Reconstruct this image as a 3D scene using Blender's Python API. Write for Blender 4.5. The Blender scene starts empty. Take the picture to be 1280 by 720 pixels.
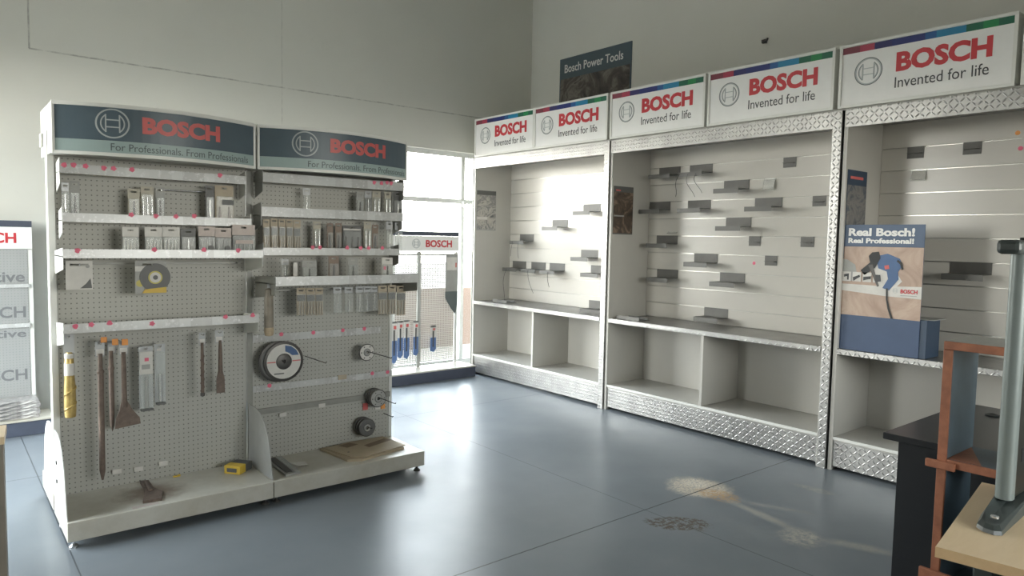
import bpy, bmesh, math, random
from mathutils import Vector, Matrix, Euler
SC = bpy.context.scene
COL = SC.collection
PI = math.pi
rnd = random.Random(7)

# ------------------------------------------------------------------ camera
cd = bpy.data.cameras.new('camera')
cd.sensor_width = 36.0
cd.lens = 36.0 * 883.75 / 1280.0
cd.clip_start = 0.02
cam = bpy.data.objects.new('camera', cd)
COL.objects.link(cam)
yaw, pit, rol = math.radians(39.4005), math.radians(3.8885), math.radians(1.1035)
FW = Vector((math.sin(yaw)*math.cos(pit), math.cos(yaw)*math.cos(pit), -math.sin(pit)))
RT = Vector((math.cos(yaw), -math.sin(yaw), 0))
UP = RT.cross(FW)
R2 = RT*math.cos(rol) + UP*math.sin(rol)
U2 = -RT*math.sin(rol) + UP*math.cos(rol)
cam.matrix_world = Matrix(((R2.x, U2.x, -FW.x, 0), (R2.y, U2.y, -FW.y, 0), (R2.z, U2.z, -FW.z, 1.5), (0, 0, 0, 1)))
SC.camera = cam

# ------------------------------------------------------------------ light
SKY_STRENGTH = 24.0
SUN_STRENGTH = 0.0
SC.view_settings.view_transform = 'Standard'
SC.view_settings.look = 'None'
SC.view_settings.gamma = 1.0
SC.view_settings.exposure = 0.0
SC.view_settings.use_curve_mapping = False
w = bpy.data.worlds.new('sky')
SC.world = w
w.use_nodes = True
nt = w.node_tree
bg = nt.nodes['Background']
tc = nt.nodes.new('ShaderNodeTexCoord')
sx = nt.nodes.new('ShaderNodeSeparateXYZ')
cr = nt.nodes.new('ShaderNodeValToRGB')
nt.links.new(tc.outputs['Generated'], sx.inputs[0])
nt.links.new(sx.outputs['Z'], cr.inputs[0])
nt.links.new(cr.outputs[0], bg.inputs[0])
e = cr.color_ramp.elements
e[0].position = 0.0; e[0].color = (1.0, 0.965, 0.90, 1)
e[1].position = 0.55; e[1].color = (0.78, 0.88, 1.0, 1)
bg.inputs[1].default_value = SKY_STRENGTH
SC.cycles.max_bounces = 10
SC.cycles.diffuse_bounces = 6
SC.cycles.glossy_bounces = 4
SC.cycles.transparent_max_bounces = 16
SC.cycles.sample_clamp_indirect = 6.0
SC.cycles.caustics_reflective = False
SC.cycles.caustics_refractive = False
SC.cycles.use_denoising = True

WIN_BACK = (1.0, 5.05, 0.06, 2.47)      # x0 x1 z0 z1 of the glazed opening in the back wall
ADDED_WIN_LEFT = (3.9, 5.6, 0.06, 2.8)         # y0 y1 z0 z1 of an unseen opening, added to light from the left
ADDED_WIN_FRONT = (1.2, 4.4, 1.2, 2.3)        # x0 x1 z0 z1 of an invented window behind the viewer, added for front light
XL, XR, YF, YB, HC = -1.1, 5.62, -2.6, 6.55, 4.7

def portal(name, loc, rot, sx_, sy_):
    d = bpy.data.lights.new(name, 'AREA')
    d.shape = 'RECTANGLE'; d.size = sx_; d.size_y = sy_
    d.cycles.is_portal = True
    o = bpy.data.objects.new(name, d)
    COL.objects.link(o)
    o.location = loc; o.rotation_euler = rot
    return o
a = WIN_BACK
portal('daylight_portal', ((a[0]+a[1])/2, YB+0.2, (a[2]+a[3])/2), (-PI/2, 0, 0), a[1]-a[0], a[3]-a[2])
a = ADDED_WIN_LEFT
portal('daylight_portal', (XL-0.2, (a[0]+a[1])/2, (a[2]+a[3])/2), (0, -PI/2, 0), a[3]-a[2], a[1]-a[0])
a = ADDED_WIN_FRONT
portal('daylight_portal', ((a[0]+a[1])/2, YF-0.2, (a[2]+a[3])/2), (PI/2, 0, 0), a[1]-a[0], a[3]-a[2])
if SUN_STRENGTH:
    sd = bpy.data.lights.new('sun', 'SUN'); sd.energy = SUN_STRENGTH; sd.angle = math.radians(0.6); sd.color = (1, .93, .82)
    so = bpy.data.objects.new('sun', sd); COL.objects.link(so)
    so.rotation_euler = (math.radians(40), 0, math.radians(30))

# ------------------------------------------------------------------ materials
def newmat(name):
    m = bpy.data.materials.new(name); m.use_nodes = True
    n = m.node_tree
    return m, n, n.nodes['Principled BSDF']
def N(n, t, **kw):
    x = n.nodes.new(t)
    for k, v in kw.items(): setattr(x, k, v)
    return x
def math_(n, op, a, b=None, c=None):
    x = N(n, 'ShaderNodeMath', operation=op)
    for i, v in enumerate((a, b, c)):
        if v is None: continue
        if isinstance(v, (int, float)): x.inputs[i].default_value = v
        else: n.links.new(v, x.inputs[i])
    return x.outputs[0]
def mixc(n, fac, c1, c2):
    x = N(n, 'ShaderNodeMix', data_type='RGBA')
    for s, v in ((x.inputs[0], fac), (x.inputs[6], c1), (x.inputs[7], c2)):
        if isinstance(v, (int, float)): s.default_value = v
        elif isinstance(v, tuple): s.default_value = v if len(v) == 4 else v + (1,)
        else: n.links.new(v, s)
    return x.outputs[2]
def noise(n, scale, detail=4, rough=.6, vec=None, dist=0):
    x = N(n, 'ShaderNodeTexNoise')
    x.inputs['Scale'].default_value = scale; x.inputs['Detail'].default_value = detail
    x.inputs['Roughness'].default_value = rough; x.inputs['Distortion'].default_value = dist
    if vec is None: vec = N(n, 'ShaderNodeTexCoord').outputs['Object']
    n.links.new(vec, x.inputs['Vector'])
    return x.outputs['Fac']
def ramp(n, fac, lo, hi):
    x = N(n, 'ShaderNodeMapRange'); x.clamp = True
    n.links.new(fac, x.inputs[0])
    x.inputs[1].default_value = lo; x.inputs[2].default_value = hi
    return x.outputs[0]
def bump(n, b, h, strength, dist=.002):
    x = N(n, 'ShaderNodeBump'); x.inputs['Strength'].default_value = strength; x.inputs['Distance'].default_value = dist
    n.links.new(h, x.inputs['Height']); n.links.new(x.outputs[0], b.inputs['Normal'])
def xyz(n, coord='Object'):
    s = N(n, 'ShaderNodeSeparateXYZ'); n.links.new(N(n, 'ShaderNodeTexCoord').outputs[coord], s.inputs[0])
    return s.outputs
def plain(name, col, rough=.5, metal=0.0, var=.08, scale=12, spec=.5, alpha=None):
    m, n, b = newmat(name)
    f = noise(n, scale)
    c2 = tuple(min(1, c*(1-var*2)) for c in col)
    n.links.new(mixc(n, ramp(n, f, .35, .75), col, c2), b.inputs['Base Color'])
    b.inputs['Roughness'].default_value = rough; b.inputs['Metallic'].default_value = metal
    b.inputs['Specular IOR Level'].default_value = spec
    if alpha is not None: b.inputs['Alpha'].default_value = alpha
    return m
M = {}
M['white_paint'] = plain('white_powder_coat', (.74, .74, .70), .38, var=.04, scale=5)
M['deck'] = None
M['grey_metal'] = plain('grey_bracket_metal', (.125, .122, .112), .48, .1)
M['board'] = plain('grey_white_melamine', (.49, .475, .435), .34, var=.03, scale=3)
M['slat'] = plain('slat_melamine', (.56, .535, .485), .27, var=.03, scale=2.5, spec=.6)
M['alu'] = plain('aluminium', (.75, .75, .73), .3, .9, var=.05)
M['channel'] = plain('slot_channel_metal', (.50, .49, .46), .28, .9)
M['steel'] = plain('bright_steel', (.7, .7, .7), .25, .9)
M['dark_steel'] = plain('dark_steel', (.10, .095, .09), .45, .6)
M['rust'] = plain('rusty_brown_steel', (.185, .138, .112), .6, .2, var=.2, scale=40)
M['navy'] = plain('navy_print', (.030, .055, .095), .45, var=.03)
M['slate'] = plain('slate_blue_print', (.085, .120, .145), .35, var=.03)
M['teal'] = plain('pale_teal_print', (.33, .42, .41), .4, var=.03)
M['red'] = plain('red_print', (.52, .035, .045), .45, var=.03)
M['dullred'] = plain('faded_red_print', (.62, .13, .12), .45, var=.05)
M['white_print'] = plain('white_print', (.80, .80, .78), .4, var=.02)
M['silver_print'] = plain('silver_print', (.45, .48, .48), .4, var=.05)
M['black_print'] = plain('charcoal_print', (.04, .042, .045), .45)
M['darkgrey_print'] = plain('dark_grey_print', (.11, .13, .13), .5)
M['pink'] = plain('pink_sticker', (.80, .16, .25), .6)
M['orange'] = plain('orange_sticker', (.85, .36, .10), .6)
M['card_white'] = plain('white_card', (.66, .64, .60), .55)
M['card_pink'] = plain('pinkish_card', (.56, .48, .44), .55)
M['card_grey'] = plain('grey_card', (.36, .36, .34), .5)
M['card_tan'] = plain('tan_card', (.44, .37, .27), .55)
M['card_dark'] = plain('dark_card', (.12, .12, .115), .5)
M['brown'] = plain('brown_sleeve', (.22, .16, .12), .5)
M['bits'] = plain('tan_bits', (.46, .36, .24), .5, var=.15, scale=60)
M['beige'] = plain('beige_card', (.45, .42, .34), .5)
M['gold'] = plain('gold_foil', (.55, .40, .14), .3, .35, var=.2, scale=30)
M['cardboard'] = plain('cardboard', (.45, .37, .26), .7, var=.06, scale=8)
M['cardboard_dark'] = plain('brown_patch', (.22, .16, .11), .7)
M['yellow'] = plain('yellow_box', (.66, .45, .06), .5)
M['yellowish'] = plain('yellow_green_print', (.55, .48, .12), .5)
M['blue'] = plain('blue_box_board', (.05, .082, .155), .5, var=.05)
M['bluepack'] = plain('blue_pack_print', (.12, .20, .40), .4, var=.15, scale=40)
M['black'] = plain('black_desk_laminate', (.012, .013, .015), .28, var=.05)
M['black_soft'] = plain('black_plastic', (.018, .02, .02), .5)
M['brown_edge'] = plain('red_brown_edging', (.36, .135, .07), .5, var=.2, scale=25)
M['bluegrey'] = plain('blue_grey_laminate', (.075, .11, .135), .45, var=.12, scale=9)
M['greytop'] = plain('grey_laminate', (.30, .30, .27), .4, var=.1)
M['postgrey'] = plain('grey_green_post', (.19, .22, .212), .4, .2, var=.03)
M['footgrey'] = plain('dark_green_grey_foot', (.045, .055, .052), .38, var=.05)
M['olive'] = plain('dark_olive_panel', (.022, .023, .018), .4)
M['base_navy'] = plain('dark_blue_grey_plinth', (.065, .075, .105), .45)
M['ceil'] = plain('ceiling_paint', (.62, .62, .58), .8, var=.03, scale=2)
M['pvc'] = plain('window_frame_white', (.70, .70, .68), .4)
M['paper'] = plain('wrapped_magazines', (.42, .40, .38), .35, var=.3, scale=35)
M['wire'] = plain('black_wire', (.05, .05, .05), .5)
M['ground'] = plain('dull_yard_ground', (.16, .135, .11), .8, var=.1, scale=1)
M['outer_wall'] = plain('outer_brown_wall', (.085, .056, .04), .85, var=.1, scale=3)

def glassy(name, tint, fac, rough=.1):
    m, n, b = newmat(name)
    t = N(n, 'ShaderNodeBsdfTransparent'); t.inputs[0].default_value = tint + (1,)
    mx = N(n, 'ShaderNodeMixShader'); mx.inputs[0].default_value = fac
    b.inputs['Base Color'].default_value = tint + (1,); b.inputs['Roughness'].default_value = rough
    n.links.new(t.outputs[0], mx.inputs[1]); n.links.new(b.outputs[0], mx.inputs[2])
    n.links.new(mx.outputs[0], n.nodes['Material Output'].inputs[0])
    return m
M['glass'] = glassy('window_glass', (.97, .98, .97), .04, .02)
M['blister'] = glassy('clear_blister_plastic', (.94, .95, .94), .16, .12)
M['bag'] = glassy('pale_plastic_bag', (.80, .81, .82), .5, .2)

def floor_mat():
    m, n, b = newmat('grey_blue_epoxy_floor')
    o = xyz(n); x, y = o[0], o[1]
    base = mixc(n, ramp(n, noise(n, 1.3, 5, .6), .3, .7), (.148, .167, .183), (.190, .208, .223))
    def line(c, at, w):
        return math_(n, 'LESS_THAN', math_(n, 'ABSOLUTE', math_(n, 'SUBTRACT', c, at)), w)
    wob = math_(n, 'MULTIPLY', math_(n, 'SUBTRACT', noise(n, 30, 2), .5), .004)
    xw = math_(n, 'ADD', x, wob); yw = math_(n, 'ADD', y, wob)
    l = line(yw, 2.5115, .0042)
    for at in (3.0616, .4638, -2.13):
        l = math_(n, 'MAXIMUM', l, math_(n, 'MULTIPLY', line(xw, at, .003), .75))
    for at in (5.1, -.09):
        l = math_(n, 'MAXIMUM', l, line(yw, at, .003))
    # dirt patches: (cx, cy, rx, ry, rotation, noise scale, amount, colour)
    def patch(cx, cy, rx, ry, rot, sc, amt, col, base, edge=.35, thr=(.40, .62), ring=False):
        dx = math_(n, 'SUBTRACT', x, cx); dy = math_(n, 'SUBTRACT', y, cy)
        c, s = math.cos(rot), math.sin(rot)
        u = math_(n, 'DIVIDE', math_(n, 'ADD', math_(n, 'MULTIPLY', dx, c), math_(n, 'MULTIPLY', dy, s)), rx)
        v = math_(n, 'DIVIDE', math_(n, 'SUBTRACT', math_(n, 'MULTIPLY', dy, c), math_(n, 'MULTIPLY', dx, s)), ry)
        r = math_(n, 'SQRT', math_(n, 'ADD', math_(n, 'MULTIPLY', u, u), math_(n, 'MULTIPLY', v, v)))
        r = math_(n, 'ADD', r, math_(n, 'MULTIPLY', math_(n, 'SUBTRACT', noise(n, 9, 5, .7), .5), .9))
        msk = ramp(n, math_(n, 'SUBTRACT', 1.0, r), 0, edge)
        msk = math_(n, 'MULTIPLY', msk, ramp(n, noise(n, sc, 6, .75), *thr))
        return mixc(n, math_(n, 'MULTIPLY', msk, amt), base, col), msk
    rgh = None
    for p in FLOOR_PATCHES:
        base, mk = patch(*p[:8], base, **p[8])
        rgh = mk if rgh is None else math_(n, 'MAXIMUM', rgh, mk)
    base = mixc(n, l, base, (.03, .035, .04))
    n.links.new(base, b.inputs['Base Color'])
    rr = math_(n, 'ADD', math_(n, 'MULTIPLY', ramp(n, noise(n, 2.5, 2, .5), .3, .7), .06), .29)
    rr = math_(n, 'ADD', rr, math_(n, 'MULTIPLY', rgh, .4))
    n.links.new(rr, b.inputs['Roughness'])
    b.inputs['Specular IOR Level'].default_value = .36
    bump(n, b, noise(n, 2.2, 2), .05, .004)
    return m

def wall_mat(name, col, seams):
    m, n, b = newmat(name)
    o = xyz(n)
    base = mixc(n, ramp(n, noise(n, .9, 5, .6), .3, .75), col, tuple(c*.93 for c in col))
    base = mixc(n, math_(n, 'MULTIPLY', ramp(n, noise(n, 6, 6, .75), .62, .8), .25), base, tuple(c*.75 for c in col))
    wob = math_(n, 'MULTIPLY', math_(n, 'SUBTRACT', noise(n, 5, 3), .5), .012)
    for ax, at, w_, lo_ax, lo, amt in seams:
        d = math_(n, 'ABSOLUTE', math_(n, 'SUBTRACT', math_(n, 'ADD', o[ax], wob), at))
        k = math_(n, 'LESS_THAN', d, w_)
        k = math_(n, 'MULTIPLY', k, math_(n, 'GREATER_THAN', o[lo_ax], lo))
        k = math_(n, 'MULTIPLY', k, math_(n, 'MULTIPLY', ramp(n, noise(n, 14, 4), .3, .6), amt))
        base = mixc(n, k, base, tuple(c*.45 for c in col))
    n.links.new(base, b.inputs['Base Color'])
    b.inputs['Roughness'].default_value = .6
    bump(n, b, noise(n, 25, 4), .15, .003)
    return m

def tread_mat():
    m, n, b = newmat('treadplate_aluminium')
    o = xyz(n); s = .030
    u = math_(n, 'DIVIDE', o[1], s); v = math_(n, 'DIVIDE', math_(n, 'ADD', o[2], o[0]), s)
    cu = math_(n, 'FLOOR', u); cv = math_(n, 'FLOOR', v)
    par = math_(n, 'FLOORED_MODULO', math_(n, 'ADD', cu, cv), 2.0)
    sg = math_(n, 'SUBTRACT', math_(n, 'MULTIPLY', par, 2.0), 1.0)
    fu = math_(n, 'SUBTRACT', math_(n, 'SUBTRACT', u, cu), .5); fv = math_(n, 'SUBTRACT', math_(n, 'SUBTRACT', v, cv), .5)
    k = .7071
    p = math_(n, 'MULTIPLY', math_(n, 'ADD', fu, math_(n, 'MULTIPLY', fv, sg)), k / .54)
    q = math_(n, 'MULTIPLY', math_(n, 'SUBTRACT', fu, math_(n, 'MULTIPLY', fv, sg)), k / .15)
    d = math_(n, 'SQRT', math_(n, 'ADD', math_(n, 'MULTIPLY', p, p), math_(n, 'MULTIPLY', q, q)))
    h = ramp(n, math_(n, 'SUBTRACT', 1.0, d), 0, .8)
    n.links.new(mixc(n, ramp(n, noise(n, 7, 5), .35, .7), (.40, .395, .38), (.30, .295, .285)), b.inputs['Base Color'])
    b.inputs['Metallic'].default_value = .92
    b.inputs['Roughness'].default_value = .36
    bump(n, b, h, .8, .004)
    return m

def peg_mat(name, col, pitch, r, hole, square=False, through=False, alt=None):
    m, n, b = newmat(name)
    o = xyz(n)
    def fr(c): return math_(n, 'SUBTRACT', math_(n, 'FRACT', math_(n, 'DIVIDE', c, pitch)), .5)
    fu, fv = fr(o[0]), fr(o[2])
    if square: d = math_(n, 'MAXIMUM', math_(n, 'ABSOLUTE', fu), math_(n, 'ABSOLUTE', fv))
    else: d = math_(n, 'SQRT', math_(n, 'ADD', math_(n, 'MULTIPLY', fu, fu), math_(n, 'MULTIPLY', fv, fv)))
    k = math_(n, 'LESS_THAN', d, r / pitch)
    base = mixc(n, ramp(n, noise(n, 3, 5), .3, .75), col, alt or tuple(c*.9 for c in col))
    if through:
        n.links.new(base, b.inputs['Base Color'])
        t = N(n, 'ShaderNodeBsdfTransparent'); mx = N(n, 'ShaderNodeMixShader')
        n.links.new(k, mx.inputs[0]); n.links.new(b.outputs[0], mx.inputs[1]); n.links.new(t.outputs[0], mx.inputs[2])
        n.links.new(mx.outputs[0], n.nodes['Material Output'].inputs[0])
    else:
        n.links.new(mixc(n, k, base, hole), b.inputs['Base Color'])
    b.inputs['Roughness'].default_value = .5
    return m

def wood_mat(name, c1, c2, scale=(1, 8, 8), rough=.35):
    m, n, b = newmat(name)
    mp = N(n, 'ShaderNodeMapping'); mp.inputs['Scale'].default_value = scale
    n.links.new(N(n, 'ShaderNodeTexCoord').outputs['Object'], mp.inputs[0])
    f = noise(n, 6, 6, .65, mp.outputs[0], .6)
    n.links.new(mixc(n, ramp(n, f, .3, .7), c1, c2), b.inputs['Base Color'])
    b.inputs['Roughness'].default_value = rough
    return m

def photo_mat(name, stops, scale, dist=1.5):
    """an abstract printed picture: blotches of the print's colours"""
    m, n, b = newmat(name)
    f = noise(n, scale, 5, .6, None, dist)
    x = N(n, 'ShaderNodeValToRGB'); n.links.new(f, x.inputs[0])
    el = x.color_ramp.elements
    while len(el) < len(stops): el.new(.5)
    for q, (p_, c) in zip(el, stops): q.position = p_; q.color = c + (1,)
    n.links.new(x.outputs[0], b.inputs['Base Color']); b.inputs['Roughness'].default_value = .4
    return m

M['tread'] = tread_mat()
M['peg'] = peg_mat('pegboard_grey', (.44, .435, .395), .0254, .0036, (.17, .168, .155))
M['mesh'] = peg_mat('perforated_white_panel', (.50, .51, .48), .020, .0062, (0, 0, 0), True, True, None)
M['mesh_solid'] = peg_mat('pegboard_pale', (.33, .335, .325), .020, .0035, (.25, .26, .26))
M['lightwood'] = wood_mat('pale_maple_laminate', (.66, .50, .31), (.71, .55, .36), (1.5, 9, 9))
M['lightwood_edge'] = wood_mat('maple_edge_band', (.68, .47, .26), (.62, .42, .23), (1, 9, 9))
def deck_mat(rust=False):
    m, n, b = newmat('dusty_white_deck')
    o = xyz(n)
    base = mixc(n, ramp(n, noise(n, 4, 6, .7), .35, .7), (.54, .52, .46), (.42, .39, .32))
    if rust:      # brown dust round the old chisel blade
        u = math_(n, 'DIVIDE', math_(n, 'ADD', o[0], .08), .19); v = math_(n, 'DIVIDE', math_(n, 'ADD', o[1], .27), .19)
        d = math_(n, 'SQRT', math_(n, 'ADD', math_(n, 'MULTIPLY', u, u), math_(n, 'MULTIPLY', v, v)))
        d = math_(n, 'ADD', d, math_(n, 'MULTIPLY', math_(n, 'SUBTRACT', noise(n, 14, 5, .7), .5), .8))
        k = math_(n, 'MULTIPLY', ramp(n, math_(n, 'SUBTRACT', 1.0, d), 0, .6), .9)
        base = mixc(n, k, base, (.15, .105, .07))
    n.links.new(base, b.inputs['Base Color']); b.inputs['Roughness'].default_value = .33
    return m
M['deck'] = deck_mat()
M['deck_rust'] = deck_mat(True)
M['pic_dark'] = photo_mat('dim_workshop_picture', [(.3, (.03, .03, .03)), (.5, (.10, .085, .075)), (.62, (.22, .20, .18)), (.72, (.05, .045, .04))], 4.5)
M['pic_grey'] = photo_mat('grey_tool_picture', [(.3, (.08, .09, .10)), (.45, (.5, .47, .42)), (.55, (.2, .2, .2)), (.7, (.6, .57, .52))], 8)
M['pic_brown'] = photo_mat('brown_hands_picture', [(.3, (.03, .025, .02)), (.5, (.10, .07, .05)), (.6, (.26, .18, .13)), (.72, (.05, .04, .035))], 7)
M['pic_blue'] = photo_mat('dark_blue_grey_picture', [(.3, (.03, .045, .07)), (.5, (.20, .19, .18)), (.6, (.05, .07, .10)), (.75, (.30, .27, .24))], 6)
M['pic_sand'] = photo_mat('sand_brown_picture', [(.25, (.30, .20, .15)), (.5, (.42, .30, .23)), (.65, (.48, .36, .28)), (.8, (.36, .24, .18))], 5)

# ------------------------------------------------------------------ geometry helpers
class MB:
    def __init__(s, org=(0, 0, 0)):
        s.bm = bmesh.new(); s.o = Vector(org)
    def box(s, x0, x1, y0, y1, z0, z1, bev=0):
        c = [Vector((x, y, z)) - s.o for x in (x0, x1) for y in (y0, y1) for z in (z0, z1)]
        v = [s.bm.verts.new(p) for p in c]
        fs = [s.bm.faces.new([v[i] for i in q]) for q in ((0, 1, 3, 2), (4, 6, 7, 5), (0, 4, 5, 1), (2, 3, 7, 6), (0, 2, 6, 4), (1, 5, 7, 3))]
        if bev:
            ed = list({e for f in fs for e in f.edges})
            bmesh.ops.bevel(s.bm, geom=ed, offset=bev, segments=2, affect='EDGES', profile=.5)
        return s
    def prism(s, pts, d):
        """closed polygon of 3-D points pushed along d"""
        d = Vector(d)
        a = [s.bm.verts.new(Vector(p) - s.o) for p in pts]
        b = [s.bm.verts.new(Vector(p) + d - s.o) for p in pts]
        s.bm.faces.new(a[::-1]); s.bm.faces.new(b)
        k = len(a)
        for i in range(k): s.bm.faces.new((a[i], a[(i+1) % k], b[(i+1) % k], b[i]))
        return s
    def cyl(s, p0, p1, r0, r1=None, n=16):
        p0, p1 = Vector(p0), Vector(p1); r1 = r0 if r1 is None else r1
        d = (p1-p0).normalized(); t = d.orthogonal().normalized(); u = d.cross(t)
        A = []; B = []
        for i in range(n):
            a = 2*PI*i/n; k = t*math.cos(a)+u*math.sin(a)
            A.append(s.bm.verts.new(p0+k*r0-s.o)); B.append(s.bm.verts.new(p1+k*r1-s.o))
        s.bm.faces.new(A[::-1]); s.bm.faces.new(B)
        for i in range(n): s.bm.faces.new((A[i], A[(i+1) % n], B[(i+1) % n], B[i]))
        return s
    def lathe(s, c, axis, prof, n=32, closed=False):
        """prof = [(distance along axis, radius)...]"""
        c = Vector(c); d = Vector(axis).normalized(); t = d.orthogonal().normalized(); u = d.cross(t)
        rings = []
        for h, r in prof:
            rings.append([s.bm.verts.new(c+d*h+(t*math.cos(2*PI*i/n)+u*math.sin(2*PI*i/n))*max(r, 1e-5)-s.o) for i in range(n)])
        pairs = list(zip(rings, rings[1:])) + ([(rings[-1], rings[0])] if closed else [])
        for A, B in pairs:
            for i in range(n): s.bm.faces.new((A[i], A[(i+1) % n], B[(i+1) % n], B[i]))
        if not closed:
            s.bm.faces.new(rings[0][::-1]); s.bm.faces.new(rings[-1])
        return s
    def tube(s, pts, r, n=8):
        pts = [Vector(p) for p in pts]; rings = []
        for i, p in enumerate(pts):
            d = (pts[min(i+1, len(pts)-1)] - pts[max(i-1, 0)]).normalized()
            t = d.orthogonal().normalized() if i == 0 else (t - d*t.dot(d)).normalized()
            u = d.cross(t); rr = r[i] if isinstance(r, (list, tuple)) else r
            rings.append([s.bm.verts.new(p+(t*math.cos(2*PI*k/n)+u*math.sin(2*PI*k/n))*rr-s.o) for k in range(n)])
        for A, B in zip(rings, rings[1:]):
            for k in range(n): s.bm.faces.new((A[k], A[(k+1) % n], B[(k+1) % n], B[k]))
        s.bm.faces.new(rings[0][::-1]); s.bm.faces.new(rings[-1])
        return s
    def build(s, name, mat, parent=None, smooth=False, **props):
        bmesh.ops.recalc_face_normals(s.bm, faces=s.bm.faces)
        me = bpy.data.meshes.new(name); s.bm.to_mesh(me); s.bm.free()
        me.materials.append(M[mat] if isinstance(mat, str) else mat)
        if smooth:
            for p in me.polygons: p.use_smooth = True
            try: me.set_sharp_from_angle(angle=math.radians(40))
            except Exception: pass
        o = bpy.data.objects.new(name, me); COL.objects.link(o)
        if parent is not None: o.parent = parent
        else: o.location = s.o
        for k, v in props.items(): o[k] = v
        return o
def thing(name, label, cat, loc, group=None):
    o = bpy.data.objects.new(name, None); COL.objects.link(o)
    o.empty_display_size = .1; o.location = loc
    o['label'] = label; o['category'] = cat
    if group: o['group'] = group
    return o
def tag(o, label, cat, group=None):
    o['label'] = label; o['category'] = cat
    if group: o['group'] = group
    return o
def struct(o):
    o['kind'] = 'structure'; return o
def dup(root, loc, label, group=None):
    r = root.copy(); COL.objects.link(r); r.location = loc; r['label'] = label
    if group: r['group'] = group
    for ch in list(root.children):
        c = ch.copy(); COL.objects.link(c); c.parent = r
        for g in ch.children:
            d = g.copy(); COL.objects.link(d); d.parent = c
    return r

def text_mesh(body, bold=0.0, spacing=1.0):
    cu = bpy.data.curves.new('lettering', 'FONT'); cu.body = body; cu.size = 1.0; cu.offset = bold
    cu.space_character = spacing; cu.extrude = .02; cu.resolution_u = 3
    o = bpy.data.objects.new('lettering', cu); COL.objects.link(o)
    dg = bpy.context.evaluated_depsgraph_get(); dg.update()
    me = bpy.data.meshes.new_from_object(o.evaluated_get(dg))
    bpy.data.objects.remove(o); bpy.data.curves.remove(cu)
    return me
TEXTS = {}
def lettering(name, body, mat, parent, org, o, right, w, h, bold=0.0, depth=.0015, bend=None, skew=0, spacing=1.0):
    """letters filling a w x h box whose lower left corner is o; right = 'x' reads along +X facing -Y, 'y' reads along -Y facing -X"""
    key = (body, bold, spacing)
    if key not in TEXTS: TEXTS[key] = text_mesh(body, bold, spacing)
    me = TEXTS[key].copy()
    xs = [v.co.x for v in me.vertices]; ys = [v.co.y for v in me.vertices]
    x0, x1, y0, y1 = min(xs), max(xs), min(ys), max(ys)
    org = Vector(org)
    for v in me.vertices:
        a = (v.co.x-x0)/(x1-x0)*w; b = (v.co.y-y0)/(y1-y0)*h; c = (v.co.z/.02)*depth*.5 + depth*.5
        p = Vector(o) + (Vector((a, -c, b)) if right == 'x' else Vector((-c, -a, b)))
        if bend: p.y = bend(p.x) - c
        v.co = p - org
    me.materials.clear(); me.materials.append(M[mat])
    ob = bpy.data.objects.new(name, me); COL.objects.link(ob); ob.parent = parent
    return ob
def emblem(name, mat, parent, org, c, r, right, depth=.002, bend=None, thick=.10):
    """ring with an H shaped armature between two curved cheeks"""
    bm = bmesh.new(); org = Vector(org); c = Vector(c)
    def P_(u, v, k):
        p = c + (Vector((u*r, -k, v*r)) if right == 'x' else Vector((-k, -u*r, v*r)))
        if bend: p.y = bend(p.x) - k
        return p - org
    def strip(outer, inner, close=False):
        k = len(outer); F = [[bm.verts.new(P_(u, v, depth)) for u, v in l] for l in (outer, inner)]
        Bk = [[bm.verts.new(P_(u, v, 0)) for u, v in l] for l in (outer, inner)]
        rng = range(k if close else k-1)
        for i in rng:
            j = (i+1) % k
            bm.faces.new((F[0][i], F[0][j], F[1][j], F[1][i]))
            bm.faces.new((F[0][i], F[0][j], Bk[0][j], Bk[0][i])); bm.faces.new((F[1][i], F[1][j], Bk[1][j], Bk[1][i]))
        if not close:
            for i in (0, k-1): bm.faces.new((F[0][i], F[1][i], Bk[1][i], Bk[0][i]))
    A = [2*PI*i/48 for i in range(48)]
    strip([(math.cos(a), math.sin(a)) for a in A], [((1-thick)*math.cos(a), (1-thick)*math.sin(a)) for a in A], True)
    t = thick*.8
    for s in (-1, 1):
        arc = [math.radians(q) for q in range(-52, 53, 8)]
        strip([(s*.72*math.cos(a), .72*math.sin(a)) for a in arc], [(s*(.72-t)*math.cos(a), (.72-t)*math.sin(a)) for a in arc])
        strip([(s*.44, -.60), (s*.44, .60)], [(s*(.44-t), -.60), (s*(.44-t), .60)])
    for z in (.20, -.20-t):
        strip([(-.40, z+t), (.40, z+t)], [(-.40, z), (.40, z)])
    bmesh.ops.recalc_face_normals(bm, faces=bm.faces)
    me = bpy.data.meshes.new(name); bm.to_mesh(me); bm.free(); me.materials.append(M[mat])
    ob = bpy.data.objects.new(name, me); COL.objects.link(ob); ob.parent = parent
    return ob

# ------------------------------------------------------------------ measured positions (metres)
ROW_A1 = [
    ('clear', 0.504, 0.536, 4.135, 1.558, 1.742, 'slim clear blister strip at the left end of the second shelf'),
    ('grey', 0.54, 0.583, 4.135, 1.558, 1.752, 'narrow grey card pack next to the clear strip at the left shelf end'),
    ('beige', 0.798, 0.854, 4.135, 1.558, 1.729, 'beige bit pack, left one of the pair in the middle of the second shelf'),
    ('silver', 0.858, 0.922, 4.135, 1.558, 1.745, 'shiny blister pack with silver bits beside the beige pack'),
    ('grey', 0.931, 0.975, 4.135, 1.558, 1.745, 'narrow dull sleeve right of the shiny silver blister pack'),
    ('dark', 1.184, 1.231, 4.135, 1.558, 1.769, 'dark tool in a sleeve left of the tan labelled pack'),
    ('tan', 1.235, 1.336, 4.135, 1.558, 1.774, 'wide tan pack with a dark label at the right end of the second shelf'),
]

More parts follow.
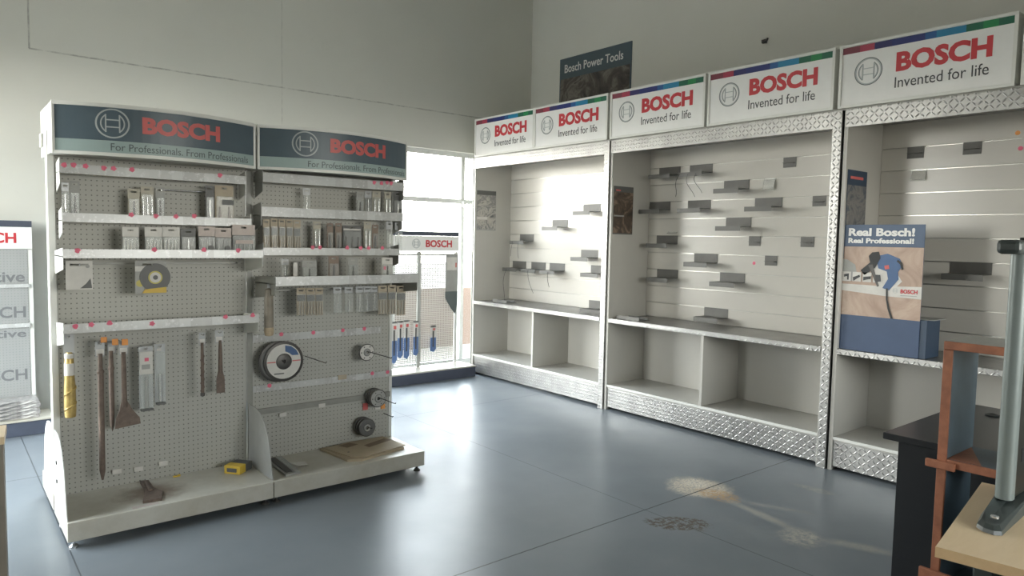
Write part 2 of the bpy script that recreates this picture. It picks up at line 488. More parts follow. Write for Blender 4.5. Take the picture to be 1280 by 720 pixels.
ROW_A2 = [
    ('card', 0.757, 0.834, 4.07, 1.384, 1.528, 'white topped hanging pack, first from the left on the third shelf'),
    ('card', 0.861, 0.945, 4.07, 1.384, 1.531, 'white topped hanging pack, second from the left on the third shelf'),
    ('card', 0.947, 1.032, 4.07, 1.384, 1.533, 'white topped hanging pack, third from the left on the third shelf'),
    ('dark', 1.036, 1.113, 4.07, 1.384, 1.526, 'dim dark pack in the gap right of three white topped packs'),
    ('pink', 1.126, 1.214, 4.07, 1.384, 1.542, 'pinkish topped pack with a black part, left of the right hand trio'),
    ('pink', 1.216, 1.302, 4.07, 1.384, 1.535, 'pinkish topped pack with white lines, middle of the right hand trio'),
    ('pinkwide', 1.307, 1.434, 4.07, 1.384, 1.556, 'widest pinkish topped pack at the right end of the third shelf'),
]

ROW_B1 = [
    ('clear', 1.748, 1.794, 4.135, 1.617, 1.79, 'lone slim clear pack on the upper shelf of the right gondola bay'),
    ('grey', 2.103, 2.154, 4.135, 1.617, 1.787, 'slim grey pack, first of the right hand cluster on the upper shelf'),
    ('clear', 2.16, 2.208, 4.135, 1.617, 1.795, 'slim clear pack, second of the right hand cluster on the upper shelf'),
    ('silver', 2.217, 2.275, 4.135, 1.617, 1.799, 'bright silver pack in the middle of the upper shelf cluster'),
    ('silver', 2.304, 2.352, 4.135, 1.617, 1.798, 'silver pack with a hooked bit near the right end of the upper shelf'),
    ('dark', 2.37, 2.437, 4.135, 1.617, 1.803, 'dark pack at the very right end of the upper shelf'),
]

ROW_B2 = [
    ('bits', 1.504, 1.544, 4.135, 1.392, 1.594, 'brown bit pack, first of five standing side by side at the post'),
    ('bits', 1.549, 1.592, 4.135, 1.392, 1.6, 'brown bit pack, second of five standing side by side at the post'),
    ('bits', 1.597, 1.638, 4.135, 1.392, 1.599, 'brown bit pack, third of five standing side by side at the post'),
    ('bits', 1.643, 1.683, 4.135, 1.392, 1.598, 'brown bit pack, fourth of five standing side by side at the post'),
    ('bits', 1.687, 1.733, 4.135, 1.392, 1.595, 'brown bit pack, fifth of five standing side by side at the post'),
    ('silver', 1.814, 1.861, 4.135, 1.392, 1.589, 'slim pack with silver bits and a ring top over the pink dots'),
    ('brown', 1.903, 1.943, 4.135, 1.392, 1.582, 'dark brown bit sleeve, left of two beside the dark gap'),
    ('brown', 1.959, 2.002, 4.135, 1.392, 1.584, 'dark brown bit sleeve, right of two beside the dark gap'),
    ('darkpanel', 2.01, 2.138, 4.135, 1.392, 1.571, 'wide dark grey pack filling the middle of the third shelf right bay'),
    ('silver', 2.155, 2.207, 4.135, 1.392, 1.6, 'tall tan and silver pack right of the wide dark pack'),
    ('brown', 2.215, 2.259, 4.135, 1.392, 1.581, 'dim brown sleeve right of the tall tan and silver pack'),
    ('clear', 2.318, 2.366, 4.135, 1.392, 1.605, 'slim clear pack second from the right end of the third shelf'),
    ('clear', 2.384, 2.433, 4.135, 1.392, 1.602, 'slim clear pack at the right end of the third shelf'),
]

ROW_B3 = [
    ('clear', 1.584, 1.627, 4.06, 1.227, 1.361, 'clear tube pack at the left of the protruding shelf'),
    ('grey', 1.711, 1.802, 4.06, 1.227, 1.351, 'grey card pack standing on the left part of the protruding shelf'),
    ('brown', 1.879, 1.948, 4.06, 1.227, 1.38, 'brown sleeve pack on the middle of the protruding shelf'),
    ('grey', 2.007, 2.078, 4.06, 1.227, 1.37, 'pale grey card pack right of the brown sleeve on protruding shelf'),
    ('pale', 2.248, 2.325, 4.06, 1.227, 1.37, 'pale pack with a pink mark at the right of the protruding shelf'),
]

HANG_B4 = [
    ('bits', 1.676, 1.731, 4.06, 1.025, 1.189, 'tan bit pack, left of three under the protruding shelf'),
    ('bits', 1.736, 1.789, 4.06, 1.022, 1.187, 'tan bit pack, middle of three under the protruding shelf'),
    ('bits', 1.794, 1.843, 4.06, 1.019, 1.186, 'tan bit pack, right of three under the protruding shelf'),
    ('clear', 1.911, 1.964, 4.06, 1.028, 1.187, 'empty looking clear pack, first of five hanging right of the tan three'),
    ('clear', 1.986, 2.041, 4.06, 1.027, 1.185, 'clear pack, second of five hanging right of the tan three'),
    ('clear', 2.063, 2.113, 4.06, 1.025, 1.188, 'clear pack, third of five hanging right of the tan three'),
    ('clear', 2.117, 2.164, 4.06, 1.025, 1.187, 'clear pack, fourth of five hanging right of the tan three'),
    ('clear', 2.168, 2.215, 4.06, 1.028, 1.185, 'clear pack, fifth of five hanging right of the tan three'),
    ('bits', 2.221, 2.285, 4.06, 1.002, 1.189, 'cream bit pack, left of three at the gondola right edge'),
    ('bits', 2.291, 2.351, 4.06, 0.998, 1.19, 'cream bit pack, middle of three at the gondola right edge'),
    ('bits', 2.357, 2.423, 4.06, 0.989, 1.185, 'cream bit pack, right of three beyond the gondola right edge'),
]

TOOL = {
    'gold': (0.488, 0.543, 0.568, 0.988),
    'long': (0.639, 0.663, 0.221, 0.863),
    'longtag': (0.63, 0.672, 0.863, 0.942),
    'flat': (0.697, 0.719, 0.455, 0.866),
    'flattag': (0.694, 0.733, 0.866, 0.941),
    'wide': (0.712, 0.832, 0.479, 0.86),
    'widetag': (0.738, 0.779, 0.862, 0.937),
    'wideshaft': (0.746, 0.769, 0.583, 0.862),
    'tube1': (0.829, 0.897, 0.556, 0.899),
    'tube2': (0.905, 0.958, 0.581, 0.907),
    'spiral': (1.135, 1.16, 0.597, 0.881),
    'spiraltag': (1.132, 1.166, 0.881, 0.953),
    'spade': (1.218, 1.271, 0.604, 0.887),
    'spadetag': (1.218, 1.263, 0.887, 0.96),
    'whitepack': (0.503, 0.618, 1.214, 1.356),
    'disc': (0.808, 0.957, 1.183, 1.355),
}

DOT_A1 = [
    (0.511, 4.085, 1.824),
    (0.551, 4.085, 1.827),
    (0.602, 4.085, 1.825),
    (0.682, 4.085, 1.822),
    (0.725, 4.085, 1.823),
    (0.809, 4.085, 1.824),
    (1.247, 4.085, 1.827),
]

DOT_A2 = [
    (0.802, 4.085, 1.592),
    (0.919, 4.085, 1.59),
    (1.017, 4.085, 1.591),
    (1.11, 4.085, 1.597),
]

DOT_A3 = [
    (0.538, 3.925, 1.41),
    (0.873, 3.925, 1.416),
    (1.113, 3.925, 1.416),
    (1.291, 3.925, 1.415),
]

DOT_A4 = [
    (0.527, 3.965, 1.042),
    (0.594, 3.965, 1.046),
    (0.674, 3.965, 1.049),
    (0.866, 3.965, 1.035),
    (1.233, 3.965, 1.05),
    (1.381, 3.965, 1.051),
]

DOT_B1 = [
    (2.195, 4.075, 1.849),
    (2.247, 4.075, 1.847),
    (2.287, 4.075, 1.855),
    (2.317, 4.075, 1.852),
]

DOT_B3 = [
    (1.783, 4.075, 1.433),
    (1.829, 4.075, 1.433),
    (2.009, 4.075, 1.432),
    (2.102, 4.075, 1.431),
    (2.158, 4.075, 1.431),
    (2.256, 4.075, 1.432),
]

DOT_B5 = [
    (1.645, 4.195, 0.895),
    (1.851, 4.195, 0.891),
    (2.053, 4.195, 0.893),
    (2.207, 4.195, 0.893),
]

DOT_B6 = [
    (1.57, 4.195, 0.585),
    (2.268, 4.195, 0.587),
    (2.384, 4.195, 0.583),
]

ORANGE_A = [
    (0.661, 4.0, 0.994),
    (0.748, 4.0, 0.975),
    (0.812, 4.0, 0.971),
]

PEG_TAG = [
    (0.737, 4.22, 0.217),
    (0.842, 4.22, 0.21),
    (0.967, 4.22, 0.217),
    (1.905, 4.22, 0.419),
    (1.649, 4.22, 0.396),
]

BRACKETS = [
    ('the far', 5.895, 4, 'w', 'wide grey bracket in the fifth slot of the far cabinet'),
    ('the far', 6.014, 6, 'w', 'wide grey bracket in the seventh slot of the far cabinet, leftmost of the 4'),
    ('the far', 5.689, 6, 'w', 'wide grey bracket in the seventh slot of the far cabinet, second left of the 4'),
    ('the far', 5.388, 6, 'w', 'wide grey bracket in the seventh slot of the far cabinet, third left of the 4'),
    ('the far', 4.899, 2, 'w', 'wide grey bracket in the third slot of the far cabinet'),
    ('the far', 5.36, 3, 'w', 'wide grey bracket in the fourth slot of the far cabinet'),
    ('the far', 4.916, 5, 'w', 'wide grey bracket in the sixth slot of the far cabinet'),
    ('the far', 4.771, 6, 'w', 'wide grey bracket in the seventh slot of the far cabinet, rightmost of the 4'),
    ('the middle', 3.941, 0, 'w', 'wide grey bracket in the first slot of the middle cabinet, left of the 2'),
    ('the middle', 3.606, 0, 'w', 'wide grey bracket in the first slot of the middle cabinet, right of the 2'),
    ('the middle', 3.253, 1, 'w', 'wide grey bracket in the second slot of the middle cabinet'),
    ('the middle', 4.039, 2, 'w', 'wide grey bracket in the third slot of the middle cabinet, left of the 3'),
    ('the middle', 3.613, 2, 'w', 'wide grey bracket in the third slot of the middle cabinet, middle of the 3'),
    ('the middle', 2.959, 2, 'w', 'wide grey bracket in the third slot of the middle cabinet, right of the 3'),
    ('the middle', 2.857, 0, 's', 'small grey bracket in the first slot of the middle cabinet'),
    ('the middle', 2.606, 2, 's', 'small grey bracket in the third slot of the middle cabinet'),
    ('the middle', 3.221, 3, 'w', 'wide grey bracket in the fourth slot of the middle cabinet'),
    ('the middle', 3.946, 4, 'w', 'wide grey bracket in the fifth slot of the middle cabinet'),
    ('the middle', 3.129, 4, 's', 'small grey bracket in the fifth slot of the middle cabinet, left of the 2'),
    ('the middle', 2.685, 4, 's', 'small grey bracket in the fifth slot of the middle cabinet, right of the 2'),
    ('the middle', 3.526, 5, 'w', 'wide grey bracket in the sixth slot of the middle cabinet'),
    ('the middle', 2.979, 5, 's', 'small grey bracket in the sixth slot of the middle cabinet'),
    ('the middle', 3.928, 6, 'w', 'wide grey bracket in the seventh slot of the middle cabinet, left of the 2'),
    ('the middle', 3.258, 6, 'w', 'wide grey bracket in the seventh slot of the middle cabinet, right of the 2'),
    ('the middle', 3.402, 8, 'w', 'wide grey bracket in the ninth slot of the middle cabinet'),
    ('the nearest', 1.953, 0, 's', 'small grey bracket in the first slot of the nearest cabinet, left of the 2'),
    ('the nearest', 1.617, 0, 's', 'small grey bracket in the first slot of the nearest cabinet, right of the 2'),
    ('the nearest', 1.518, 5, 'w', 'wide grey bracket in the sixth slot of the nearest cabinet'),
]

# ------------------------------------------------------------------ room shell
FLOOR_PATCHES = [
    (3.62, 2.56, .20, .22, .6, 55, .9, (.62, .54, .42), dict(edge=.35, thr=(.36, .56))),
    (3.60, 2.40, .10, .17, .1, 45, .95, (.46, .31, .17), dict(edge=.4, thr=(.42, .55))),
    (3.66, 2.60, .10, .12, .1, 70, .8, (.75, .70, .60), dict(edge=.5, thr=(.45, .6))),
    (3.06, 2.27, .10, .19, .75, 38, .9, (.085, .058, .035), dict(edge=.2, thr=(.44, .54))),
    (3.53, 2.06, .045, .34, -.18, 10, .6, (.42, .39, .33), dict(edge=.7, thr=(.15, .5))),
    (3.42, 1.78, .14, .13, .2, 30, .75, (.48, .44, .37), dict(edge=.5, thr=(.38, .6))),
    (3.55, 1.55, .06, .24, .35, 12, .55, (.42, .39, .33), dict(edge=.7, thr=(.2, .55))),
    (3.70, 2.08, .04, .26, .45, 14, .5, (.40, .38, .34), dict(edge=.7, thr=(.2, .55))),
    (4.17, 2.10, .06, .16, .1, 20, .7, (.42, .40, .36), dict(edge=.6, thr=(.3, .6))),
    (3.25, 2.00, .30, .40, .3, 8, .25, (.38, .37, .34), dict(edge=.9, thr=(.35, .7))),
]
M['floor'] = floor_mat()
M['wallb'] = wall_mat('back_wall_plaster', (.66, .655, .60), [(2, 2.874, .006, 0, .61, .8), (0, .612, .006, 2, 2.874, .8), (0, 2.564, .005, 2, 2.0, .35)])
M['wallr'] = wall_mat('side_wall_plaster', (.74, .735, .685), [])
struct(MB().box(XL-.3, XR+.3, YF-.3, YB+.3, -.12, 0).build('floor', 'floor'))
struct(MB().box(XL-.3, XR+.3, YF-.3, YB+.3, HC, HC+.15).build('ceiling', 'ceil'))
T_ = .22
a = WIN_BACK
struct(MB().box(XL-T_, a[0], YB, YB+T_, 0, HC).box(a[1], XR+T_, YB, YB+T_, 0, HC).box(a[0], a[1], YB, YB+T_, a[3], HC).box(a[0], a[1], YB, YB+T_, 0, a[2]).build('wall_back', 'wallb'))
struct(MB().box(XR, XR+T_, YF, YB, 0, HC).build('wall_right', 'wallr'))
a = ADDED_WIN_LEFT
struct(MB().box(XL-T_, XL, YF, a[0], 0, HC).box(XL-T_, XL, a[1], YB, 0, HC).box(XL-T_, XL, a[0], a[1], a[3], HC).box(XL-T_, XL, a[0], a[1], 0, a[2]).build('wall_left', 'wallr'))
a = ADDED_WIN_FRONT
struct(MB().box(XL-T_, a[0], YF-T_, YF, 0, HC).box(a[1], XR+T_, YF-T_, YF, 0, HC).box(a[0], a[1], YF-T_, YF, a[3], HC).box(a[0], a[1], YF-T_, YF, 0, a[2]).build('wall_front', 'wallr'))
# glazed openings: frame bars and panes
a = WIN_BACK; y0, y1 = YB+.07, YB+.12
f = MB()
f.box(a[0], a[1], y0, y1, a[3]-.05, a[3]).box(a[0], a[1], y0, y1, a[2], a[2]+.06)
for x in (a[0], a[1]-.05): f.box(x, x+.05, y0, y1, a[2]+.06, a[3]-.05)
for x in (1.9, 2.84, 3.77, 4.665): f.box(x, x+.05, y0, y1, a[2]+.06, a[3]-.05)
f.box(a[0]+.05, a[1]-.05, y0+.005, y1-.005, 1.90, 1.95)
win1 = struct(f.build('window_1', 'pvc'))
MB().box(a[0]+.05, a[1]-.05, YB+.094, YB+.098, a[2]+.06, a[3]-.05).build('pane', 'glass', win1)
hb = MB().box(4.675, 4.705, y0-.035, y0, 1.86, 1.93, .004).cyl((4.69, y0-.035, 1.895), (4.69, y0-.035, 1.78), .008).build('window_catch', 'pvc', win1)
a = ADDED_WIN_LEFT; x0, x1 = XL-.12, XL-.07
f = MB()
f.box(x0, x1, a[0], a[1], a[3]-.05, a[3]).box(x0, x1, a[0], a[1], a[2], a[2]+.06)
for y in (a[0], 4.75, a[1]-.05): f.box(x0, x1, y, y+.05, a[2]+.06, a[3]-.05)
win2 = struct(f.build('added_window_left', 'pvc'))  # invented window, out of view, lets in daylight from the left
MB().box(XL-.098, XL-.094, a[0]+.05, a[1]-.05, a[2]+.06, a[3]-.05).build('pane', 'glass', win2)
a = ADDED_WIN_FRONT; y0, y1 = YF-.12, YF-.07
f = MB()
f.box(a[0], a[1], y0, y1, a[3]-.05, a[3]).box(a[0], a[1], y0, y1, a[2], a[2]+.05)
for x in (a[0], (a[0]+a[1])/2, a[1]-.05): f.box(x, x+.05, y0, y1, a[2]+.05, a[3]-.05)
win3 = struct(f.build('added_window_front', 'pvc'))  # invented window behind the camera, placed to light the gondola front
MB().box(a[0]+.05, a[1]-.05, YF-.098, YF-.094, a[2]+.05, a[3]-.05).build('pane', 'glass', win3)
# outside
struct(MB().box(-40, 40, -40, 40, -.30, -.15).build('outside_ground', 'ground'))  # yard ground slab around the building
struct(MB().box(1.0, 12, 9.0, 9.2, -.15, .74).build('outside_wall', 'outer_wall'))  # low brown wall standing beyond the back window

# ------------------------------------------------------------------ wall display cabinets
SLOT = [2.175 - .1527*i for i in range(9)]
XF, XBK = 4.63, 5.14
def cabinet(y0, y1, ydiv, label, post=True):
    """y0 near end, y1 far end"""
    r = thing('display_cabinet', label, 'cabinet', (XF, (y0+y1)/2, 0), 'wall display cabinets')
    o = r.location.copy()
    ys = y0 if not post else y0 + .0
    s = .025
    MB(o).box(XF+.004, XBK+.05, y1-s, y1, .0, 2.385).build('side_panel', 'board', r)
    MB(o).box(XF+.004, XBK+.05, y0, y0+s, .0, 2.385).build('side_panel', 'board', r)
    a, b = y0+s+.001, y1-s-.001
    MB(o).box(XF+.03, XBK+.05, a, b, 2.345, 2.384).build('top_panel', 'board', r)
    # slatwall: boards with open slots and metal channels behind
    m = MB(o)
    edges = [2.343] + [z for q in SLOT for z in (q+.003, q-.003)] + [.825]
    for i in range(0, len(edges), 2): m.box(XBK, XBK+.016, a, b, edges[i+1], edges[i], .0015)
    sw = m.build('slatwall_panel', 'slat', r)
    m = MB(o)
    for z in SLOT: m.box(XBK+.010, XBK+.0155, a, b, z-.0029, z+.0029)
    m.build('slot_channel', 'channel', sw, kind='stuff')
    MB(o).box(XBK+.017, XBK+.03, a, b, .23, 2.343).build('backing_board', 'board', r)
    # counter
    ct = MB(o).box(XF+.02, XBK-.001, a, b, .786, .820).build('counter', 'tread', r)
    MB(o).box(XF, XF+.019, a, b, .784, .822, .002).build('edge_strip', 'tread', ct)
    # lower compartments
    MB(o).box(XBK-.012, XBK-.002, a, b, .227, .784).build('lower_back_panel', 'board', r)
    MB(o).box(XF+.006, XBK-.013, ydiv-.012, ydiv+.012, .227, .784).build('divider', 'board', r)
    MB(o).box(XF+.012, XBK-.002, a, b, .200, .226).build('bottom_shelf', 'board', r)
    MB(o).box(XF+.006, XF+.011, a, b, .208, .2265).build('shelf_edging', 'white_paint', r)
    MB(o).box(XF+.016, XF+.03, a, b, .025, .1995).build('plinth', 'tread', r)
    MB(o).box(XF-.002, XF+.012, a-.02, b+.02, 2.272, 2.386, .002).build('fascia', 'tread', r)
    if post:
        MB(o).box(XF-.012, XF+.003, y0-.048, y0+.012, .0, 2.386, .002).build('upright', 'tread', r)
    return r
cabinet(4.362, 6.335, 5.31, 'wall display cabinet furthest away, beside the bright window, under the two smallest signs')
cabinet(2.310, 4.310, 3.29, 'middle wall display cabinet with most of the grey brackets on its slatted back')
cabinet(.258, 2.252, 1.25, 'nearest wall display cabinet, cut off by the frame, holding the blue box and poster card')
MB((XF, 6.347, 0)).box(XF-.002, XBK+.05, 6.337, 6.352, 0, 2.386).build('end_strip', 'greytop')
e_ = bpy.data.objects['end_strip']; e_.parent = bpy.data.objects['display_cabinet']; e_.location = Vector((XF, 6.347, 0)) - bpy.data.objects['display_cabinet'].location

# ------------------------------------------------------------------ signs over the cabinets
def light_sign(loc, label):
    r = thing('shop_sign', label, 'sign', loc, 'white signs along the cabinet tops')
    o = Vector(loc); x, y, z = loc
    W_, H_, D_ = .985, .405, .11
    ya, yb = y-W_/2, y+W_/2
    f = MB(o); t = .018
    f.box(x, x+D_, ya, yb, z, z+t, .002).box(x, x+D_, ya, yb, z+H_-t, z+H_, .002)
    f.box(x, x+D_, ya, ya+t, z+t, z+H_-t).box(x, x+D_, yb-t, yb, z+t, z+H_-t)
    f.build('frame', 'white_paint', r)
    MB(o).box(x+.008, x+D_-.004, ya+t, yb-t, z+t, z+H_-t).build('face_panel', 'white_print', r)
    # coloured band along the top
    L = yb-t; wv = W_-2*t
    cols = [(0, .115, (.19, .035, .055)), (.115, .21, (.36, .04, .075)), (.21, .32, (.02, .02, .11)), (.32, .52, (.012, .022, .14)), (.52, .585, (.012, .09, .26)),
            (.585, .75, (.015, .20, .36)), (.75, .84, (.01, .12, .065)), (.84, .92, (.015, .22, .07)), (.92, 1, (.015, .12, .07))]
    for i, (p, q, c) in enumerate(cols):
        k = 'band%d' % i
        if k not in M: M[k] = plain('band_print', c, .45, var=.03)
        MB(o).box(x+.0065, x+.0079, L-q*wv, L-p*wv, z+H_-t-.042, z+H_-t-.001).build('colour_band', M[k], r)
    emblem('emblem', 'silver_print', r, o, (x+.0079, yb-.185, z+.215), .082, 'y', .0015, None, .085)
    emblem('emblem', 'darkgrey_print', r, o, (x+.0079, yb-.185, z+.215), .087, 'y', .001, None, .055)
    lettering('lettering', 'BOSCH', 'red', r, o, (x+.0079, yb-.353, z+.182), 'y', .515, .120, .045, .0015)
    lettering('lettering', 'Invented for life', 'black_print', r, o, (x+.0079, yb-.350, z+.085), 'y', .505, .066, 0, .0012)
    return r
yc = [5.840, 4.852, 3.838, 2.828, 1.812, .800]
labs = ['white shop sign with colour band, furthest left of the row, next to the window',
        'white shop sign with colour band, second from the left, just under the dark wall poster',
        'white shop sign with colour band, third from the left, over the middle cabinet left half',
        'white shop sign with colour band, over the middle cabinet right half',
        'largest white shop sign with colour band, over the nearest cabinet',
        'white shop sign cut off at the right edge of the photo']
s0 = light_sign((XF, yc[0], 2.3985), labs[0])
for i in range(1, 6): dup(s0, (XF, yc[i], 2.3985), labs[i])
m = MB((XF, 3.3, 2.387)).box(XF+.01, XBK+.05, .26, 6.34, 2.3865, 2.398).build('cabinet_top_rail', 'greytop')
tag(m, 'long grey rail under the row of white signs on top of the cabinets', 'rail')
# bearers tying the cabinets to the wall
for y in (.9, 2.9, 4.9):
    b_ = MB((XBK+.05, y, 2.2)).box(XBK+.051, XR-.001, y-.03, y+.03, 2.2, 2.26).build('wall_bearer', 'greytop')
    struct(b_)

# ------------------------------------------------------------------ dark poster on the wall and small hook
r = thing('wall_poster', 'dark blue poster with white heading high on the wall above the second sign', 'poster', (XR-.001, 5.47, 3.00))
o = r.location.copy()
MB(o).box(XR-.012, XR-.001, 4.97, 6.04, 2.85, 3.56).build('sheet', 'slate', r)
lettering('lettering', 'Bosch Power Tools', 'white_print', r, o, (XR-.0122, 5.96, 3.395), 'y', .88, .092, .012)
MB(o).box(XR-.0135, XR-.0121, 4.985, 6.025, 2.86, 3.33).build('picture', 'pic_dark', r)
m = MB((XR, 3.46, 3.25)).cyl((XR, 3.46, 3.25), (XR-.05, 3.46, 3.25), .008).tube([(XR-.05, 3.46, 3.25), (XR-.06, 3.44, 3.235), (XR-.06, 3.41, 3.24), (XR-.06, 3.40, 3.26)], .008).box(XR-.03, XR, 3.44, 3.48, 3.235, 3.265, .004).build('wall_hook', 'dark_steel')
tag(m, 'small dark hook alone on the upper grey wall', 'hook')

# ------------------------------------------------------------------ posters on the cabinet sides, facing the viewer
def side_poster(x0, x1, y, z0, z1, label, kind):
    r = thing('small_poster', label, 'poster', ((x0+x1)/2, y, z0), 'small posters inside the cabinets')
    o = r.location.copy(); h = z1-z0
    MB(o).box(x0, x1, y-.002, y, z0, z1).build('sheet', {'grey': 'card_grey', 'brown': 'card_dark', 'blue': 'navy'}[kind], r)
    pm = {'grey': 'pic_grey', 'brown': 'pic_brown', 'blue': 'pic_blue'}[kind]
    MB(o).box(x0+.004, x1-.004, y-.003, y-.0021, z0+.012, z1-h*(.12 if kind != 'blue' else .17)).build('picture', pm, r)
    if kind == 'grey':
        MB(o).box(x0+.002, x1-.002, y-.0032, y-.0021, z1-h*.115, z1-.004).build('title_band', 'card_dark', r)
        MB(o).box(x0+.004, x0+.15, y-.0045, y-.0031, z0+h*.27, z0+h*.34).build('caption', 'card_white', r)
    if kind == 'brown':
        MB(o).box(x0+.01, x0+.14, y-.0045, y-.0031, z0+h*.37, z0+h*.40).build('caption', 'card_grey', r)
        MB(o).box(x0+.03, x0+.09, y-.0032, y-.0021, z1-h*.10, z1-h*.07).build('title_band', 'dullred', r)
    if kind == 'blue':
        MB(o).box(x0+.04, x0+.22, y-.0032, y-.0021, z1-h*.10, z1-h*.07).build('title_band', 'dullred', r)
    return r
side_poster(4.655, 4.925, 6.309, 1.60, 2.042, 'pale picture poster on the side of the furthest cabinet by the window', 'grey')
side_poster(4.655, 4.915, 4.284, 1.568, 1.993, 'dark brown picture poster on the side of the middle cabinet', 'brown')
side_poster(4.655, 4.932, 2.226, 1.42, 2.005, 'dark blue picture poster behind the standing card in the nearest cabinet', 'blue')

# ------------------------------------------------------------------ slatwall brackets
def make_bracket(wide, label):
    r = thing('slatwall_bracket', label, 'bracket', (XBK, 0, 0), 'grey slatwall brackets')
    o = r.location.copy()
    W_ = .235 if wide else .105
    m = MB(o)
    m.box(XBK-.0035, XBK-.0005, 0, W_, -.075, .003)                 # back plate
    m.box(XBK-.0005, XBK+.009, .01, W_-.01, -.0022, .0022)           # tongue in the slot
    m.build('back_plate', 'grey_metal', r)
    if wide:
        t = MB(o); d = .15
        t.box(XBK-d, XBK-.0035, 0, W_, -.075, -.072)
        t.build('tray', 'grey_metal', r)
        MB(o).box(XBK-d-.003, XBK-d, 0, W_, -.110, -.072).build('front_lip', 'grey_metal', r)
    else:
        t = MB(o); d = .035
        t.box(XBK-d, XBK-.0035, .01, W_-.01, -.043, -.040)
        t.build('tray', 'grey_metal', r)
    return r
first = {}
for bay, y, i, t, lab in BRACKETS:
    if t not in first:
        b_ = make_bracket(t == 'w', lab); first[t] = b_; b_.location = (XBK, y, SLOT[i])
    else: dup(first[t], (XBK, y, SLOT[i]), lab)

def wire(pts, label, rad=.0022):
    p0 = pts[0]
    m = MB(p0).tube(pts, rad, 6).build('hanging_wire', 'wire')
    return tag(m, label, 'wire', 'wires dangling from brackets')
x = XBK-.155
def hang(y, z, dy, dz, label, k=7, sway=.02):
    pts = [(x-.004-.01*math.sin(3*t/k), y+dy*(t/k)**1.5+sway*math.sin(5*t/k), z-dz*t/k) for t in range(k+1)]
    wire(pts, label)
hang(3.83, SLOT[0]-.085, .05, .19, 'thin dark wire, left one dangling from the top bracket pair in the middle cabinet')
hang(3.74, SLOT[0]-.085, -.06, .20, 'thin dark wire, middle one dangling from the top bracket pair in the middle cabinet')
hang(3.66, SLOT[0]-.085, -.05, .17, 'thin dark wire, right one dangling from the top bracket pair in the middle cabinet')
hang(6.07, SLOT[4]-.085, .03, .16, 'thin dark wire, left of two under the upper bracket of the furthest cabinet', sway=.0)
hang(5.97, SLOT[4]-.085, -.01, .18, 'thin dark wire, right of two under the upper bracket of the furthest cabinet', sway=.0)
hang(6.17, SLOT[6]-.085, .06, .36, 'long thin wire hanging leftmost under the bracket row of the furthest cabinet', sway=.03)
hang(5.80, SLOT[6]-.085, -.10, .24, 'curved thin wire hanging in the middle under the bracket row of the furthest cabinet', sway=.0)
hang(5.48, SLOT[6]-.085, -.03, .16, 'short thin wire hanging rightmost under the bracket row of the furthest cabinet', sway=.0)

def label_holder(y0, y1, z0, z1, lab, mat='blister', xx=XBK):
    r = thing('label_holder', lab, 'label holder', (xx, (y0+y1)/2, z0), 'clear label holders on the slatted backs')
    o = r.location.copy()
    MB(o).prism([(xx-.001, y0, z1), (xx-.004, y0, z1), (xx-.03, y0, z0), (xx-.027, y0, z0)], (0, y1-y0, 0)).build('sleeve', mat, r)
    MB(o).prism([(xx-.0055, y0+.008, z1-.012), (xx-.0065, y0+.008, z1-.012), (xx-.023, y0+.008, z0+.012), (xx-.022, y0+.008, z0+.012)], (0, y1-y0-.016, 0)).build('paper_slip', 'card_white', r)
    MB(o).box(xx-.004, xx+.008, y0+.01, y1-.01, z1-.004, z1).build('hook_edge', 'alu', r)
    return r
label_holder(3.017, 3.121, 1.930, 2.0225, 'clear label holder with a white slip in the upper middle of the middle cabinet')
label_holder(3.945, 4.05, 1.582, 1.566+.004+.03, 'small white slip leaning above a bracket at the left of the middle cabinet')
label_holder(1.925, 2.022, 1.945, 2.0225, 'clear bluish label holder in the second slot of the nearest cabinet')
def sticker(y, z, mat, lab):
    m = MB((XBK, y, z)).cyl((XBK-.0004, y, z), (XBK-.0016, y, z), .014, n=12).build('round_sticker', mat)
    tag(m, lab, 'sticker')
sticker(3.18, 1.35, 'pink', 'lone pink round sticker low on the slatted back of the middle cabinet')
sticker(1.43, 2.21, 'orange', 'orange round sticker at the top right of the nearest cabinet back')
sticker(1.41, 2.115, 'pink', 'pink round sticker below the orange one on the nearest cabinet back')
# brackets left lying on the counters
def loose(y, xx, rz, lab):
    r = dup(first['w'], (xx, y, .8225+.1105), lab); r.rotation_euler = (0, 0, rz); return r
loose(4.55, 4.93, .15, 'wide grey bracket standing loose on the furthest cabinet counter by the post')
def flat_plate(x0, x1, y0, y1, z, lab):
    o = ((x0+x1)/2, (y0+y1)/2, z)
    r = thing('loose_bracket', lab, 'bracket', o)
    MB(o).box(x0, x1, y0, y1, z, z+.004).build('plate', 'grey_metal', r)
    MB(o).box(x0, x0+.004, y0, y1, z+.004, z+.03).build('lip', 'grey_metal', r)
    MB(o).box(x1-.004, x1, y0+.02, y1-.02, z+.004, z+.022).build('lip', 'grey_metal', r)
flat_plate(4.74, 4.88, 5.86, 6.10, .8212, 'dark flat bracket lying at the left end of the furthest cabinet counter')
flat_plate(4.69, 4.83, 3.98, 4.24, .8212, 'dark flat bracket lying at the left end of the middle cabinet counter')

